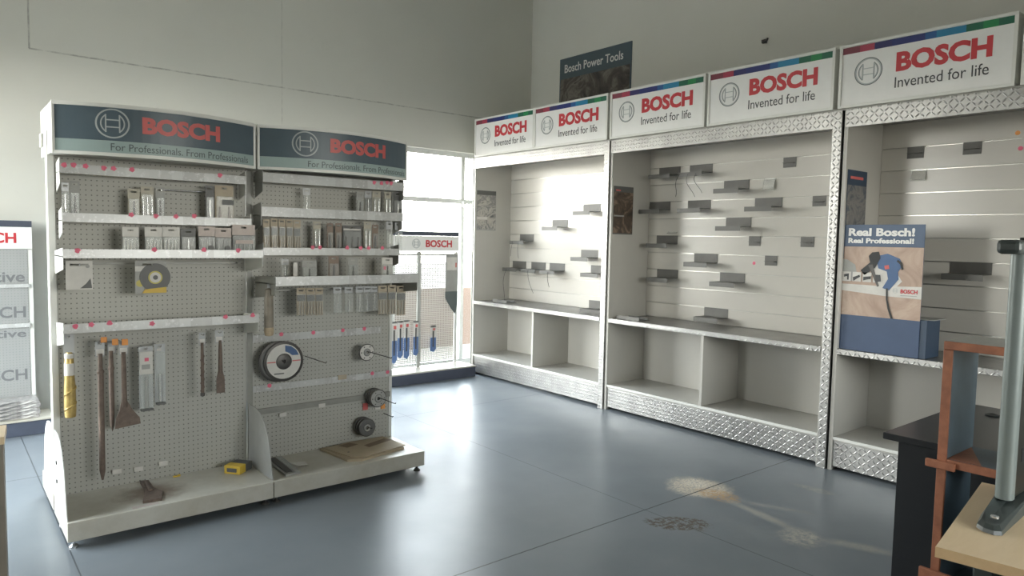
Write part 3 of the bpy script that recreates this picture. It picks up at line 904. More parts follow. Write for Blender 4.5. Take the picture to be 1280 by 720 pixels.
# ------------------------------------------------------------------ blue box and standing card
r = thing('display_box', 'dark blue cardboard box on the nearest cabinet counter', 'box', (4.78, 2.0, .8212))
o = r.location.copy()
MB(o).box(4.668, 4.86, 1.745, 2.215, .8225, 1.058, .003).build('body', 'blue', r)
MB(o).box(4.664, 4.87, 1.70, 1.742, .8225, 1.058).build('end_flap', 'navy', r)
MB(o).box(4.69, 4.87, 1.67, 2.0, 1.0585, 1.0625).build('lid_flap', 'card_grey', r)
r = thing('poster_card', 'standing advertising card with blue heading and drill picture, in front of the blue box top', 'poster', (4.66, 2.0, .8225))
o = r.location.copy(); x = 4.658
CY0, CY1, CZ0, CZ1 = 1.738, 2.262, 1.052, 1.642
MB(o).box(x, x+.005, CY0, CY1, .8225, CZ1).build('card', 'blue', r)
def cp(u, v): return (CY1-(CY1-CY0)*u, CZ1-(CZ1-CZ0)*v)     # u to the right, v downwards
def card_poly(name, mat, uv, k, d=.0006):
    pts = [(x-.0002-k*.0007, *cp(u, v)) for u, v in uv]
    return MB(o).prism(pts, (-d, 0, 0)).build(name, mat, r)
M['headblue'] = plain('card_heading_blue', (.09, .13, .205), .5, var=.03)
card_poly('heading_panel', 'headblue', [(0, 0), (1, 0), (1, .235), (0, .235)], 0)
card_poly('picture', 'pic_sand', [(0, .24), (1, .24), (1, 1), (0, 1)], 0)
card_poly('grey_arc', 'card_grey', [(0, .38), (.12, .385), (.22, .44), (.25, .56), (.24, .62), (.0, .62)], 1)
card_poly('white_band', 'card_white', [(0, .655), (.55, .66), (1, .645), (1, .775), (.6, .765), (0, .725)], 2)
card_poly('white_patch', 'card_white', [(.42, .42), (.55, .43), (.72, .52), (.78, .60), (.70, .68), (.50, .66), (.44, .55)], 1)  # flat white shape in the printed picture
M['toolblue'] = plain('tool_print_blue', (.055, .12, .26), .45)
card_poly('tool_body', 'toolblue', [(.47, .34), (.60, .31), (.74, .36), (.78, .43), (.73, .50), (.74, .58), (.64, .70), (.56, .68), (.62, .58), (.60, .50), (.50, .47)], 3)
card_poly('tool_handle', 'black_soft', [(.29, .50), (.40, .41), (.38, .34), (.42, .30), (.50, .29), (.52, .36), (.46, .47), (.34, .55)], 4)
card_poly('tool_chuck', 'dark_steel', [(.38, .44), (.43, .43), (.52, .66), (.50, .67)], 5)
card_poly('tool_badge', 'dullred', [(.57, .44), (.62, .43), (.63, .47), (.58, .48)], 5)
card_poly('tool_guard', 'black_soft', [(.72, .37), (.77, .40), (.79, .47), (.77, .48), (.75, .42), (.71, .39)], 5)
card_poly('cable', 'black_soft', [(.605, .68), (.625, .68), (.63, .80), (.66, .90), (.70, 1), (.675, 1), (.635, .90), (.61, .80)], 6)
for i in range(4):
    u = .07+.125*i
    card_poly('icon_tile', 'card_white', [(u, .52), (u+.105, .52), (u+.105, .625), (u, .625)], 4)
for uv in ([(.09, .55), (.15, .54), (.15, .61), (.13, .61), (.13, .57), (.09, .58)], [(.20, .58), (.28, .55), (.29, .57), (.24, .60), (.21, .62)],
           [(.33, .57), (.42, .56), (.42, .59), (.36, .60), (.33, .61)], [(.47, .54), (.53, .54), (.54, .61), (.48, .62)]):
    card_poly('icon_mark', 'black_print', uv, 6)
yy, zz = cp(.12, .125); lettering('lettering', 'Real Bosch!', 'white_print', r, o, (x-.0009, yy, zz), 'y', .405, .052, .04)
yy, zz = cp(.12, .203); lettering('lettering', 'Real Professional!', 'white_print', r, o, (x-.0009, yy, zz), 'y', .402, .034, .04)
yy, zz = cp(.77, .725); lettering('lettering', 'BOSCH', 'red', r, o, (x-.0022, yy, zz), 'y', .098, .026, .03)
emblem('emblem', 'silver_print', r, o, (x-.0022, *cp(.71, .70)), .016, 'y', .0006, None, .12)
yy, zz = cp(.77, .75); MB(o).box(x-.0028, x-.0022, yy-.095, yy, zz, zz+.004).build('small_print', 'card_grey', r)

# ------------------------------------------------------------------ gondola (two bays back to back with a far side)
GY = 4.23                      # pegboard front
GF, GR = 3.80, 4.76            # deck front and rear
def bendf(xc, hw, y_end=4.055, sag=.13):
    return lambda x: y_end - sag*(1-((x-xc)/hw)**2)
GUSSET = [(3.82, .134), (3.838, .165), (3.862, .26), (3.895, .36), (3.95, .43), (4.02, .475), (4.10, .492), (4.20, .492)]
def gondola(x0, x1, label, left_end):
    r = thing('gondola_shelf_unit', label, 'shop shelving', ((x0+x1)/2, (GF+GR)/2, 0), 'gondola shelving bays')
    o = r.location.copy()
    # deck
    m = MB(o).box(x0, x1, GF, GY+.03, .040, .133, .003)
    m.build('base_deck', 'deck_rust' if left_end else 'deck', r)
    MB(o).box(x0, x1, GY+.075, GR, .040, .133, .003).build('base_deck', 'deck', r)
    MB(o).box(x0+.03, x1-.03, GY+.032, GY+.073, .045, .12).build('base_beam', 'white_paint', r)
    for fx in (x0+.03, x1-.03):
        for fy in (GF+.045, GY-.06, GR-.05):
            MB(o).lathe((fx, fy, 0), (0, 0, 1), [(0, .022), (.006, .022), (.012, .015), (.018, .007), (.039, .007)], 16).build('levelling_foot', 'dark_steel' if fx > 1 else 'steel', r, True)
    # uprights
    MB(o).box(x0-.001, x0+.030, GY-.012, GY+.06, .134, 2.0, .002).build('upright', 'white_paint' if left_end else 'greytop', r)
    if x1 > 2: MB(o).box(x1-.024, x1, GY-.004, GY+.06, .134, 2.0, .002).build('upright', 'white_paint', r)
    # pegboards, one each side
    MB((0, 0, 0)).box(x0+.032, x1-.026 if x1 > 2 else x1-.002, GY, GY+.004, .1332, 1.885).build('pegboard', 'peg', r).location = -o
    MB(o).box(x0+.032, x1-.026, GY+.062, GY+.066, .136, 1.885).build('pegboard', 'mesh_solid', r)
    # curved gussets at the left end of the bay
    pr = [(x0+.001, y, z) for y, z in GUSSET] + [(x0+.001, GY-.013, .134), (x0+.001, GY-.013, .134)]
    pr = pr[:-1]
    g = MB(o).prism([(p[0], min(p[1], GY-.014), p[2]) for p in pr], (.004, 0, 0)).build('gusset', 'white_paint' if left_end else 'card_grey', r)
    if left_end:
        mir = [(x0+.001, 2*(GY+.03)-p[1], p[2]) for p in pr]
        g2 = MB(o).prism([(p[0], max(p[1], GY+.062), p[2]) for p in mir], (.004, 0, 0)).build('gusset', 'white_paint', r)
        for yy, zz in ((4.13, .34), (4.13, .245)):
            MB(o).cyl((x0+.001, yy, zz), (x0-.004, yy, zz), .010, n=12).build('screw', 'dark_steel', g)
    # header sign: curved box
    hx0, hx1 = x0+.004, x1-.004
    xc, hw = (hx0+hx1)/2, (hx1-hx0)/2
    bf = bendf(xc, hw)
    n_ = 24
    xs = [hx0+(hx1-hx0)*i/n_ for i in range(n_+1)]
    def curved(xa, xb, z0, z1, off, dep):
        q = [xa+(xb-xa)*i/n_ for i in range(n_+1)]
        return MB(o).prism([(v, bf(v)-off, z0) for v in q]+[(v, bf(v)-off+dep, z0) for v in reversed(q)], (0, 0, z1-z0))
    yb_ = 2*(GY+.033)-4.055
    hb = MB(o).prism([(v, bf(v), 1.880) for v in xs]+[(hx1, yb_, 1.880), (hx0, yb_, 1.880)], (0, 0, .240))
    hd = hb.build('header_box', 'white_paint', r)
    curved(hx0, hx1, 2.106, 2.124, .012, .02).build('header_rail', 'white_paint', hd)
    curved(hx0, hx1, 1.872, 1.888, .012, .02).build('header_rail', 'white_paint', hd)
    for q in (hx0-.001, hx1-.012): MB(o).box(q, q+.013, 4.055-.014, 4.065, 1.872, 2.126, .003).build('header_trim', 'white_paint', hd)
    if left_end:
        MB(o).box(hx0-.012, hx0-.001, 4.37, 4.43, 1.93, 2.0, .003).build('header_clip', 'white_paint', hd)
    curved(hx0+.012, hx1-.012, 1.947, 2.107, .004, .003).build('header_panel', 'slate', r)
    curved(hx0+.012, hx1-.012, 1.888, 1.9465, .004, .003).build('slogan_strip', 'teal', r)
    b2 = lambda v: bf(v)-.0041
    u = lambda f: hx0+(hx1-hx0)*f
    emblem('emblem', 'silver_print', r, o, (u(.25), 0, 2.030), .072, 'x', .001, b2, .10)
    lettering('lettering', 'BOSCH', 'dullred', r, o, (u(.38 if left_end else .395), 0, 1.990), 'x', u(.395)-u(0), .084, .05, .001, b2)
    lettering('slogan', 'For Professionals. From Professionals', 'darkgrey_print', r, o, (u(.24 if left_end else .265), 0, 1.899), 'x', u(.71)-u(0), .036, .0, .0008, b2)
    return r, o

def shelf(r, o, x0, x1, yf, zb, zt, dots, rng, tilt=0, ends=True, endmat='white_paint'):
    """tray on the pegboard with a label strip along its front edge"""
    s = MB(o).box(x0, x1, yf+.003, GY-.001, zb+.002, zb+.007).build('shelf', 'deck', r)
    MB(o).prism([(x0, yf, zb-.002), (x0, yf-.003, zb-.002), (x0, yf-.001, zt), (x0, yf+.002, zt)], (x1-x0, 0, 0)).build('label_strip', 'strip', s)
    if ends:
        for q in (x0, x1-.003):
            hi = zt+.028 if yf > 4 else zt+.006
            MB(o).prism([(q, yf+.006, zb-.055), (q, yf+.004, hi), (q, GY-.013, hi-.02), (q, GY-.013, zb-.09)], (.003, 0, 0)).build('end_bracket', endmat, s)
    for d in dots:
        xx, yy, zz = d; zz = max(min(zz, zt+.012), zt-.02)
        k = MB(o); a0 = rng.uniform(0, 1)
        pts = [(xx+.0125*(1+.25*math.cos(5*t*PI/5+a0*6))*math.cos(t*PI/5+a0), yf-.0045, zz+.0125*(1+.2*math.sin(3*t*PI/5))*math.sin(t*PI/5+a0)) for t in range(10)]
        k.prism(pts, (0, .0012, 0)).build('price_dot', 'pink', s)
    return s
def strip_mat():
    m, n, b = newmat('label_strip_clear')
    o = xyz(n)
    c = math_(n, 'FLOOR', math_(n, 'DIVIDE', o[0], .055))
    wn = N(n, 'ShaderNodeTexWhiteNoise', noise_dimensions='1D'); n.links.new(c, wn.inputs['W'])
    col = mixc(n, wn.outputs[0], (.58, .59, .58), (.46, .46, .45))
    n.links.new(mixc(n, ramp(n, noise(n, 50, 3), .55, .7), col, (.66, .66, .66)), b.inputs['Base Color'])
    b.inputs['Roughness'].default_value = .22
    return m
M['strip'] = strip_mat()
GA, oA = gondola(.455, 1.433, 'left bay of the white gondola with chisels hanging on its pegboard', True)
GB, oB = gondola(1.437, 2.42, 'right bay of the white gondola with grinding discs and a cardboard sheet on its deck', False)
shelf(GA, oA, .492, 1.392, 4.09, 1.787, 1.832, DOT_A1, rnd)
shelf(GA, oA, .498, 1.420, 4.09, 1.549, 1.592, DOT_A2, rnd)
shelf(GA, oA, .478, 1.428, 3.93, 1.375, 1.416, DOT_A3, rnd)
shelf(GA, oA, .478, 1.418, 3.97, 1.010, 1.053, DOT_A4, rnd)
shelf(GB, oB, 1.484, 2.416, 4.08, 1.808, 1.860, DOT_B1, rnd, endmat='card_grey')
shelf(GB, oB, 1.474, 2.408, 4.08, 1.611, 1.664, [], rnd, endmat='card_grey')
shelf(GB, oB, 1.484, 2.385, 4.08, 1.386, 1.428, DOT_B3, rnd, endmat='card_grey')
shelf(GB, oB, 1.484, 2.412, 3.89, 1.218, 1.268, [], rnd, endmat='greytop')
def flat_strip(r, o, x0, x1, z0, z1, dots):
    s = MB(o).box(x0, x1, GY-.006, GY-.001, z0, z1).build('label_strip', 'strip', r)
    for xx, yy, zz in dots:
        MB(o).cyl((xx, GY-.0062, zz), (xx, GY-.0075, zz), .013, n=9).build('price_dot', 'pink', s)
flat_strip(GB, oB, 1.470, 2.33, .855, .900, DOT_B5)
flat_strip(GB, oB, 1.470, 2.418, .553, .592, DOT_B6)
MB(oB).box(1.470, 2.40, GY-.016, GY-.001, .415, .450, .002).build('cross_bar', 'greytop', GB)
MB(oA).cyl((.97, GY-.05, 1.735), (1.20, GY-.05, 1.735), .004).box(.968, .972, GY-.05, GY-.001, 1.73, 1.74).box(1.198, 1.202, GY-.05, GY-.001, 1.73, 1.74).build('cross_bar', 'steel', GA)
MB(oB).box(1.50, 2.40, GY-.10, GY-.088, 1.168, 1.178).box(1.52, 1.53, GY-.1, GY-.001, 1.168, 1.178).box(2.37, 2.38, GY-.1, GY-.001, 1.168, 1.178).build('cross_bar', 'greytop', GB)
MB(oA).box(.52, 1.39, GY-.05, GY-.04, 1.332, 1.342).box(.54, .55, GY-.05, GY-.001, 1.332, 1.342).box(1.36, 1.37, GY-.05, GY-.001, 1.332, 1.342).build('cross_bar', 'greytop', GA)

def peg_hook(r, o, x, z, y_end, mat='steel', up=.008):
    """wire hook from the pegboard towards the viewer"""
    return MB(o).tube([(x, GY-.0005, z), (x, GY-.02, z), (x, y_end+.01, z), (x, y_end+.003, z+up*.4), (x, y_end, z+up)], .0028, 8).build('peg_hook', mat, r, True)

# ------------------------------------------------------------------ packs on the gondola
def pack(style, x0, x1, y, z0, z1, label, group, hanging=False, cat='pack'):
    r = thing('blister_pack', label, cat, ((x0+x1)/2, y, z0), group)
    o = r.location.copy(); w_, h = x1-x0, z1-z0
    t = .012
    def card(mat, za, zb, name='backing_card', hole=True):
        """card with a euro hole near its top"""
        ya = y+.004
        hw_, hz = min(.014, w_*.28), min(.010, h*.06)
        if hole:
            zc = zb-.016
            m = MB(o)
            m.box(x0, x1, ya, ya+.0012, za, zc-hz/2).box(x0, x1, ya, ya+.0012, zc+hz/2, zb)
            m.box(x0, (x0+x1)/2-hw_, ya, ya+.0012, zc-hz/2, zc+hz/2).box((x0+x1)/2+hw_, x1, ya, ya+.0012, zc-hz/2, zc+hz/2)
            return m.build(name, mat, r)
        return MB(o).box(x0, x1, ya, ya+.0012, za, zb).build(name, mat, r)
    def blister(xa, xb, za, zb, d=t, mat='blister', name='clear_blister'):
        return MB(o).box(xa, xb, y+.0035-d, y+.0035, za, zb, min(.003, (xb-xa)*.2)).build(name, mat, r)
    def rods(n, mat, za, zb, rad=None, name='drill_bit'):
        rad = rad or min(.0042, w_*.30/n)
        for i in range(n):
            xx = x0+w_*(i+.5)/n
            MB(o).cyl((xx, y-.002, za), (xx, y-.002, za+(zb-za)*.62), rad, n=10).cyl((xx, y-.002, za+(zb-za)*.62), (xx, y-.002, zb), rad*.65, n=10).build(name, mat, r, True)
    if style == 'clear':
        card('bag', z1-h*.24, z1, 'header_card'); rods(1, 'steel', z0+.006, z1-h*.30, .0035); blister(x0, x1, z0, z1-h*.25)
    elif style == 'silver':
        card('beige', z0, z1); rods(2 if w_ < .06 else 3, 'steel', z0+.008, z1-h*.3, .006); blister(x0+.003, x1-.003, z0+.003, z1-h*.22)
    elif style in ('grey', 'pale', 'beige', 'brown', 'dark'):
        mt = {'grey': 'card_grey', 'pale': 'card_white', 'beige': 'beige', 'brown': 'brown', 'dark': 'card_dark'}[style]
        card(mt, z0, z1); rods(1, 'dark_steel' if style != 'dark' else 'steel', z0+.01, z0+h*.62, min(.006, w_*.2)); blister(x0+.004, x1-.004, z0+.004, z0+h*.70)
        if style == 'pale': MB(o).box(x0+.012, x0+.028, y+.003, y+.0038, z0+h*.45, z0+h*.6).build('price_dot', 'pink', r)
    elif style == 'tan':
        card('card_tan', z0, z1); blister(x0+.005, x1-.005, z0+.005, z0+h*.72, .016)
        MB(o).box(x0+w_*.35, x1-.004, y-.0145, y-.0126, z0+h*.50, z0+h*.63).build('dark_label', 'card_dark', r); rods(2, 'brown', z0+.01, z0+h*.45, .008)
    elif style == 'bits':
        card('card_tan', z0, z1)
        MB(o).box(x0+.002, x1-.002, y+.0032, y+.0039, z0+h*.52, z0+h*.74).build('dark_window', 'card_dark', r)
        rods(3, 'bits', z0+.006, z0+h*.50); blister(x0+.002, x1-.002, z0+.002, z0+h*.78, .010)
    elif style in ('card', 'pink', 'pinkwide'):
        top = 'card_white' if style == 'card' else 'card_pink'
        card(top, z1-h*.34, z1, 'header_card')
        card('card_grey' if style == 'card' else 'card_dark', z0, z1-h*.341, 'backing_card', False)
        blister(x0+.002, x1-.002, z0+.002, z1-h*.36, .013)
        rods(5 if style != 'pink' else 3, 'card_grey' if style != 'card' else 'card_white', z0+.01, z1-h*.45, .0035)
        if style == 'pink': MB(o).cyl((x0+w_*.72, y-.010, z0+h*.25), (x0+w_*.72, y-.012, z0+h*.25), .015).build('black_part', 'card_dark', r)
        if style == 'pinkwide': MB(o).box(x0+.015, x1-.015, y-.0115, y-.0098, z0+h*.38, z0+h*.5).build('print_bar', 'card_pink', r)
    elif style == 'darkpanel':
        card('card_dark', z0, z1); blister(x0+.006, x1-.006, z0+.004, z1-h*.2, .014); rods(3, 'dark_steel', z0+.01, z0+h*.6, .008)
        MB(o).box(x0+.004, x1-.004, y+.0028, y+.0038, z1-h*.17, z1-h*.13+.004).build('header_line', 'card_white', r)
    return r
for row, grp in ((ROW_A1, 'packs on the second shelf of the left bay'), (ROW_A2, 'packs on the third shelf of the left bay'), (ROW_B1, 'packs on the second shelf of the right bay'),
                 (ROW_B2, 'packs on the third shelf of the right bay'), (ROW_B3, 'packs on the protruding shelf')):
    for p in row: pack(p[0], p[1], p[2], p[3], p[4], p[5], p[6], grp)
for p in HANG_B4:
    xm = (p[1]+p[2])/2
    pack(*p, 'packs hanging under the protruding shelf')
    if xm < 2.43: peg_hook(GB, oB, min(xm, 2.392), p[5]-.016-.002, p[3]-.03)
# white card in the gap over the protruding shelf
tag(MB((1.64, 4.0, 1.3)).box(1.622, 1.648, 3.98, 3.981, 1.227, 1.345).build('price_card', 'card_white'), 'small bright white card upright on the left of the protruding shelf', 'card')

# square white pack and saw disc pack under the third shelf
a = TOOL['whitepack']
r = thing('disc_pack', 'square white card pack hanging at the left under the third shelf', 'pack', ((a[0]+a[1])/2, 4.05, a[2]))
o = r.location.copy()
zc = a[3]-.02; xm = (a[0]+a[1])/2
m = MB(o).box(a[0], a[1], 4.05, 4.0516, a[2], zc-.006).box(a[0], a[1], 4.05, 4.0516, zc+.006, a[3]).box(a[0], xm-.04, 4.05, 4.0516, zc-.006, zc+.006).box(xm+.04, a[1], 4.05, 4.0516, zc-.006, zc+.006)
m.build('card', 'card_white', r)
MB(o).prism([(a[1]-.004, 4.0498, a[2]+.006), (a[1]-.055, 4.0498, a[2]+.006), (a[1]-.03, 4.0498, a[2]+.028), (a[1]-.01, 4.0498, a[2]+.055)], (0, -.0008, 0)).build('dark_print', 'card_dark', r)
MB(o).cyl((a[1]-.022, 4.0499, a[2]+.115), (a[1]-.022, 4.0491, a[2]+.115), .009).build('print_dot', 'card_grey', r)
peg_hook(GA, oA, xm, zc-.003, 4.02)
a = TOOL['disc']
r = thing('disc_pack', 'saw disc in a yellow and black printed pack under the third shelf', 'pack', ((a[0]+a[1])/2, 4.05, a[2]))
o = r.location.copy(); xm = (a[0]+a[1])/2; zc = a[3]-.02
m = MB(o).box(a[0], a[1], 4.05, 4.0516, a[2], zc-.006).box(a[0], a[1], 4.05, 4.0516, zc+.006, a[3]).box(a[0], xm-.04, 4.05, 4.0516, zc-.006, zc+.006).box(xm+.04, a[1], 4.05, 4.0516, zc-.006, zc+.006)
m.build('backing_card', 'card_grey', r)
MB(o).box(a[0], xm+.02, 4.0485, 4.0498, a[3]-.055, a[3]-.028).build('header_label', 'card_white', r)
dcx, dcz = xm+.02, a[2]+.085
MB(o).lathe((dcx, 4.0488, dcz), (0, -1, 0), [(0, .074), (.003, .074)], 36).build('saw_disc', 'card_dark', r, True)
MB(o).lathe((dcx, 4.0456, dcz), (0, -1, 0), [(0, .034), (.002, .034)], 28).build('disc_ring', 'yellowish', r, True)
MB(o).lathe((dcx, 4.0434, dcz), (0, -1, 0), [(0, .027), (.001, .027)], 28).build('disc_label', 'card_white', r, True)
MB(o).lathe((dcx, 4.0422, dcz), (0, -1, 0), [(0, .012), (.001, .012)], 20).build('disc_bore', 'card_dark', r, True)
MB(o).prism([(a[0]+.03, 4.0435, a[2]+.004), (a[1]-.002, 4.0435, a[2]+.004), (a[1]-.002, 4.0435, a[2]+.034), (a[0]+.045, 4.0435, a[2]+.024)], (0, -.0008, 0)).build('yellow_band', 'yellow', r)
MB(o).cyl((a[0]+.022, 4.0484, a[2]+.055), (a[0]+.022, 4.0476, a[2]+.055), .018).build('yellow_seal', 'yellowish', r)
peg_hook(GA, oA, xm, zc-.003, 4.02)

# hanging tools under the lowest shelf of the left bay (all on hooks)
HY = 4.10
def hook_for(x, ztop, tagged=None):
    h = peg_hook(GA, oA, x, ztop-.012, HY-.03)
    if tagged: MB(oA).box(x-.014, x+.014, HY-.036, HY-.034, ztop-.018, ztop+.014, .003).build('orange_tag', 'orange', h)
def tool_tag(r, o, a, HY=HY):
    """clear hang tag whose slot takes the hook"""
    x0, x1, z0, z1 = a; xm = (x0+x1)/2; zc = z1-.012
    MB(o).box(x0, x1, HY+.004, HY+.0052, z0, zc-.0055).box(x0, x1, HY+.004, HY+.0052, zc+.0045, z1).box(x0, xm-.008, HY+.004, HY+.0052, zc-.0055, zc+.0045).box(xm+.008, x1, HY+.004, HY+.0052, zc-.0055, zc+.0045).build('hang_tag', 'bag', r)
    MB(o).box(x0+.004, x1-.004, HY+.0028, HY+.0038, z0+.006, z0+(z1-z0)*.5).build('tag_print', 'card_white', r)
def rod_tool(key, label, kind, tagged=False):
    a, t = TOOL[key], TOOL[key+'tag']
    HY = 4.1 if kind != 'flat' else 4.15
    r = thing('chisel' if kind != 'spiral' else 'drill_bit', label, 'chisel' if kind != 'spiral' else 'drill bit', ((a[0]+a[1])/2, HY, a[2]), 'tools hanging under the lowest shelf')
    o = r.location.copy(); xm = (a[0]+a[1])/2
    tool_tag(r, o, t, HY); hook_for((t[0]+t[1])/2, t[3], tagged)
    zt = t[2]+.016
    if kind == 'long':
        MB(o).tube([(xm, HY, zt), (xm, HY, zt-.09), (xm, HY, zt-.10), (xm, HY, a[2]+.05), (xm, HY, a[2])], [.011, .011, .014, .014, .005], 12).build('shaft', 'rust', r, True)
        MB(o).lathe((xm, HY, zt-.10), (0, 0, 1), [(0, .016), (.006, .018), (.014, .016), (.02, .011)], 16).build('collar', 'rust', r, True)
    elif kind == 'flat':
        MB(o).tube([(xm, HY, zt), (xm, HY, zt-.1), (xm, HY, a[2]+.09), (xm, HY, a[2]+.03), (xm, HY, a[2])], [.010, .012, .012, .009, .001], 12).build('shaft', 'rust', r, True)
        MB(o).lathe((xm, HY, zt-.10), (0, 0, 1), [(0, .0135), (.01, .016), (.02, .011)], 16).build('collar', 'rust', r, True)
    elif kind == 'spiral':
        pts = [(xm, HY, a[2]+i*(zt-a[2])/20) for i in range(21)]
        MB(o).tube(pts, [.008 if zt-p[2] < .05 else .0088 for p in pts], 10).build('shank', 'rust', r, True)
        hl = [(xm+.0095*math.cos(.9*i), HY+.0095*math.sin(.9*i), a[2]+.01+i*.0062) for i in range(int((zt-a[2]-.06)/.0062))]
        MB(o).tube(hl, .003, 6).build('flute', 'rust', r, True)
        MB(o).lathe((xm, HY, a[2]-.004), (0, 0, 1), [(0, .003), (.006, .012), (.02, .012), (.024, .009)], 16).build('bit_tip', 'dark_steel', r, True)
    elif kind == 'spade':
        MB(o).tube([(xm, HY, zt), (xm, HY, zt-.05), (xm, HY, a[2]+.10)], [.007, .010, .013], 12).build('shaft', 'rust', r, True)
        MB(o).prism([(a[0]+.004, HY-.006, a[2]), (a[1]-.004, HY-.006, a[2]), (a[1]-.006, HY-.006, a[2]+.085), (xm+.011, HY-.006, a[2]+.125), (xm-.011, HY-.006, a[2]+.125), (a[0]+.006, HY-.006, a[2]+.085)], (0, .012, 0)).build('blade', 'rust', r)
    return r
rod_tool('long', 'longest brown chisel hanging on the pegboard, reaching nearly to the deck', 'long', False)
rod_tool('flat', 'brown pointed chisel hanging just left of the wide bladed one', 'flat', True)
rod_tool('spiral', 'short brown spiral drill bit hanging at the right of the left bay', 'spiral')
rod_tool('spade', 'short brown flat chisel hanging right of the spiral drill bit', 'spade')
a, t, s_ = TOOL['wide'], TOOL['widetag'], TOOL['wideshaft']
r = thing('chisel', 'brown wide bladed spade chisel hanging between the pointed chisel and the clear tubes', 'chisel', ((s_[0]+s_[1])/2, HY, a[2]), 'tools hanging under the lowest shelf')
o = r.location.copy(); xm = (s_[0]+s_[1])/2
tool_tag(r, o, t); hook_for((t[0]+t[1])/2, t[3], True)
MB(o).tube([(xm, HY, t[2]+.016), (xm, HY, t[2]-.08), (xm, HY, a[2]+.16), (xm, HY, a[2]+.11)], [.010, .012, .013, .016], 12).build('shaft', 'rust', r, True)
bl = [(a[0], a[2]), (a[1], a[2]+.012), (a[1]-.004, a[2]+.045), (xm+.035, a[2]+.095), (xm+.014, a[2]+.14), (xm-.014, a[2]+.14), (xm-.022, a[2]+.095), (a[0]+.006, a[2]+.055)]
MB(o).prism([(q[0], HY-.006, q[1]) for q in bl], (0, .012, 0)).build('blade', 'rust', r)
# orange tag over the long chisel
h = bpy.data.objects['peg_hook']
a = TOOL['longtag']
tg = MB(oA).box((a[0]+a[1])/2-.002, (a[0]+a[1])/2+.026, HY-.036, HY-.034, a[3]-.002, a[3]+.026, .003).build('orange_tag', 'orange', GA)
# gold bag
a = TOOL['gold']
r = thing('bit_bag', 'gold foil bag with a fluted bit hanging at the far left of the pegboard', 'bag', ((a[0]+a[1])/2, HY, a[2]))
o = r.location.copy(); xm = (a[0]+a[1])/2; zc = a[3]-.014
MB(o).box(a[0]+.004, a[1]-.004, HY+.003, HY+.0042, a[3]-.10, zc-.006).box(a[0]+.004, a[1]-.004, HY+.003, HY+.0042, zc+.004, a[3]).box(a[0]+.004, xm-.008, HY+.003, HY+.0042, zc-.006, zc+.004).box(xm+.008, a[1]-.004, HY+.003, HY+.0042, zc-.006, zc+.004).build('header_card', 'bag', r)
zt = a[3]-.09
MB(o).lathe((xm, HY, a[2]), (0, 0, 1), [(0, .018), (.004, .024), (.05, .027), (.16, .025), (.20, .022), (.25, .021), (zt-a[2]-.01, .019), (zt-a[2], .012)], 14).build('foil_body', 'gold', r, True)
MB(o).lathe((xm, HY, zt-.115), (0, 0, 1), [(0, .0235), (.06, .0225)], 14).build('label_band', 'card_white', r, True)
pts = [(xm+.024*math.cos(.5*i+2.2), HY-.004+.022*math.sin(.5*i+2.2)-.004, a[2]+.03+i*.006) for i in range(26)]
MB(o).tube(pts, .005, 6).build('flute', 'gold', r, True)
MB(o).lathe((xm, HY, zt-.03), (0, 0, 1), [(0, .020), (.004, .0215), (.02, .0215), (.024, .018)], 14).build('cap', 'card_white', r, True)
hook_for(xm, a[3])
# clear tubes
for key, lab, lw in (('tube1', 'clear tube with a white label and dark foot, left of the two tubes', True), ('tube2', 'clear tube pack without a big label, right of the two tubes', False)):
    a = TOOL[key]
    r = thing('tube_pack', lab, 'pack', ((a[0]+a[1])/2, HY, a[2]), 'clear tube packs on the pegboard')
    o = r.location.copy(); xm = (a[0]+a[1])/2; zc = a[3]-.014; w_ = a[1]-a[0]
    MB(o).box(a[0], a[1], HY+.003, HY+.0042, a[2], zc-.006).box(a[0], a[1], HY+.003, HY+.0042, zc+.004, a[3]).box(a[0], xm-.008, HY+.003, HY+.0042, zc-.006, zc+.004).box(xm+.008, a[1], HY+.003, HY+.0042, zc-.006, zc+.004).build('backing', 'bag', r)
    MB(o).box(a[0]+.004, a[1]-.004, HY-.022, HY+.0028, a[2]+.012, a[3]-(.04 if not lw else .15), .006).build('clear_tube', 'blister', r)
    MB(o).cyl((xm, HY-.009, a[2]+.016), (xm, HY-.009, a[3]-.16), .009).build('drill_bit', 'card_grey' if lw else 'steel', r, True)
    MB(o).box(a[0]+.003, a[1]-.003, HY-.024, HY+.0029, a[2], a[2]+.0118, .003).build('end_cap', 'card_dark', r)
    if lw:
        MB(o).box(a[0]+.003, a[1]-.002, HY-.006, HY+.0029, a[3]-.148, a[3]-.028).build('white_label', 'card_white', r)
        MB(o).box(a[0]+.026, a[0]+.046, HY-.0075, HY-.0061, a[3]-.078, a[3]-.060).build('price_dot', 'pink', r)
        MB(o).box(a[0]+.012, a[1]-.016, HY-.0075, HY-.0061, a[3]-.12, a[3]-.095).build('label_print', 'card_grey', r)
    else:
        MB(o).box(a[0]+.012, a[0]+.032, HY+.0018, HY+.0028, a[3]-.038, a[3]-.024).build('white_label', 'card_white', r)
    hook_for(xm, a[3])
for i, (x, y, z) in enumerate(PEG_TAG):
    rr, oo = (GA, oA) if x < 1.43 else (GB, oB)
    t = MB(oo).box(x-.022, x+.022, GY-.018, GY-.0165, z-.012, z+.012).box(x-.018, x+.018, GY-.0165, GY-.001, z+.006, z+.010).build('peg_label', 'card_white', rr)

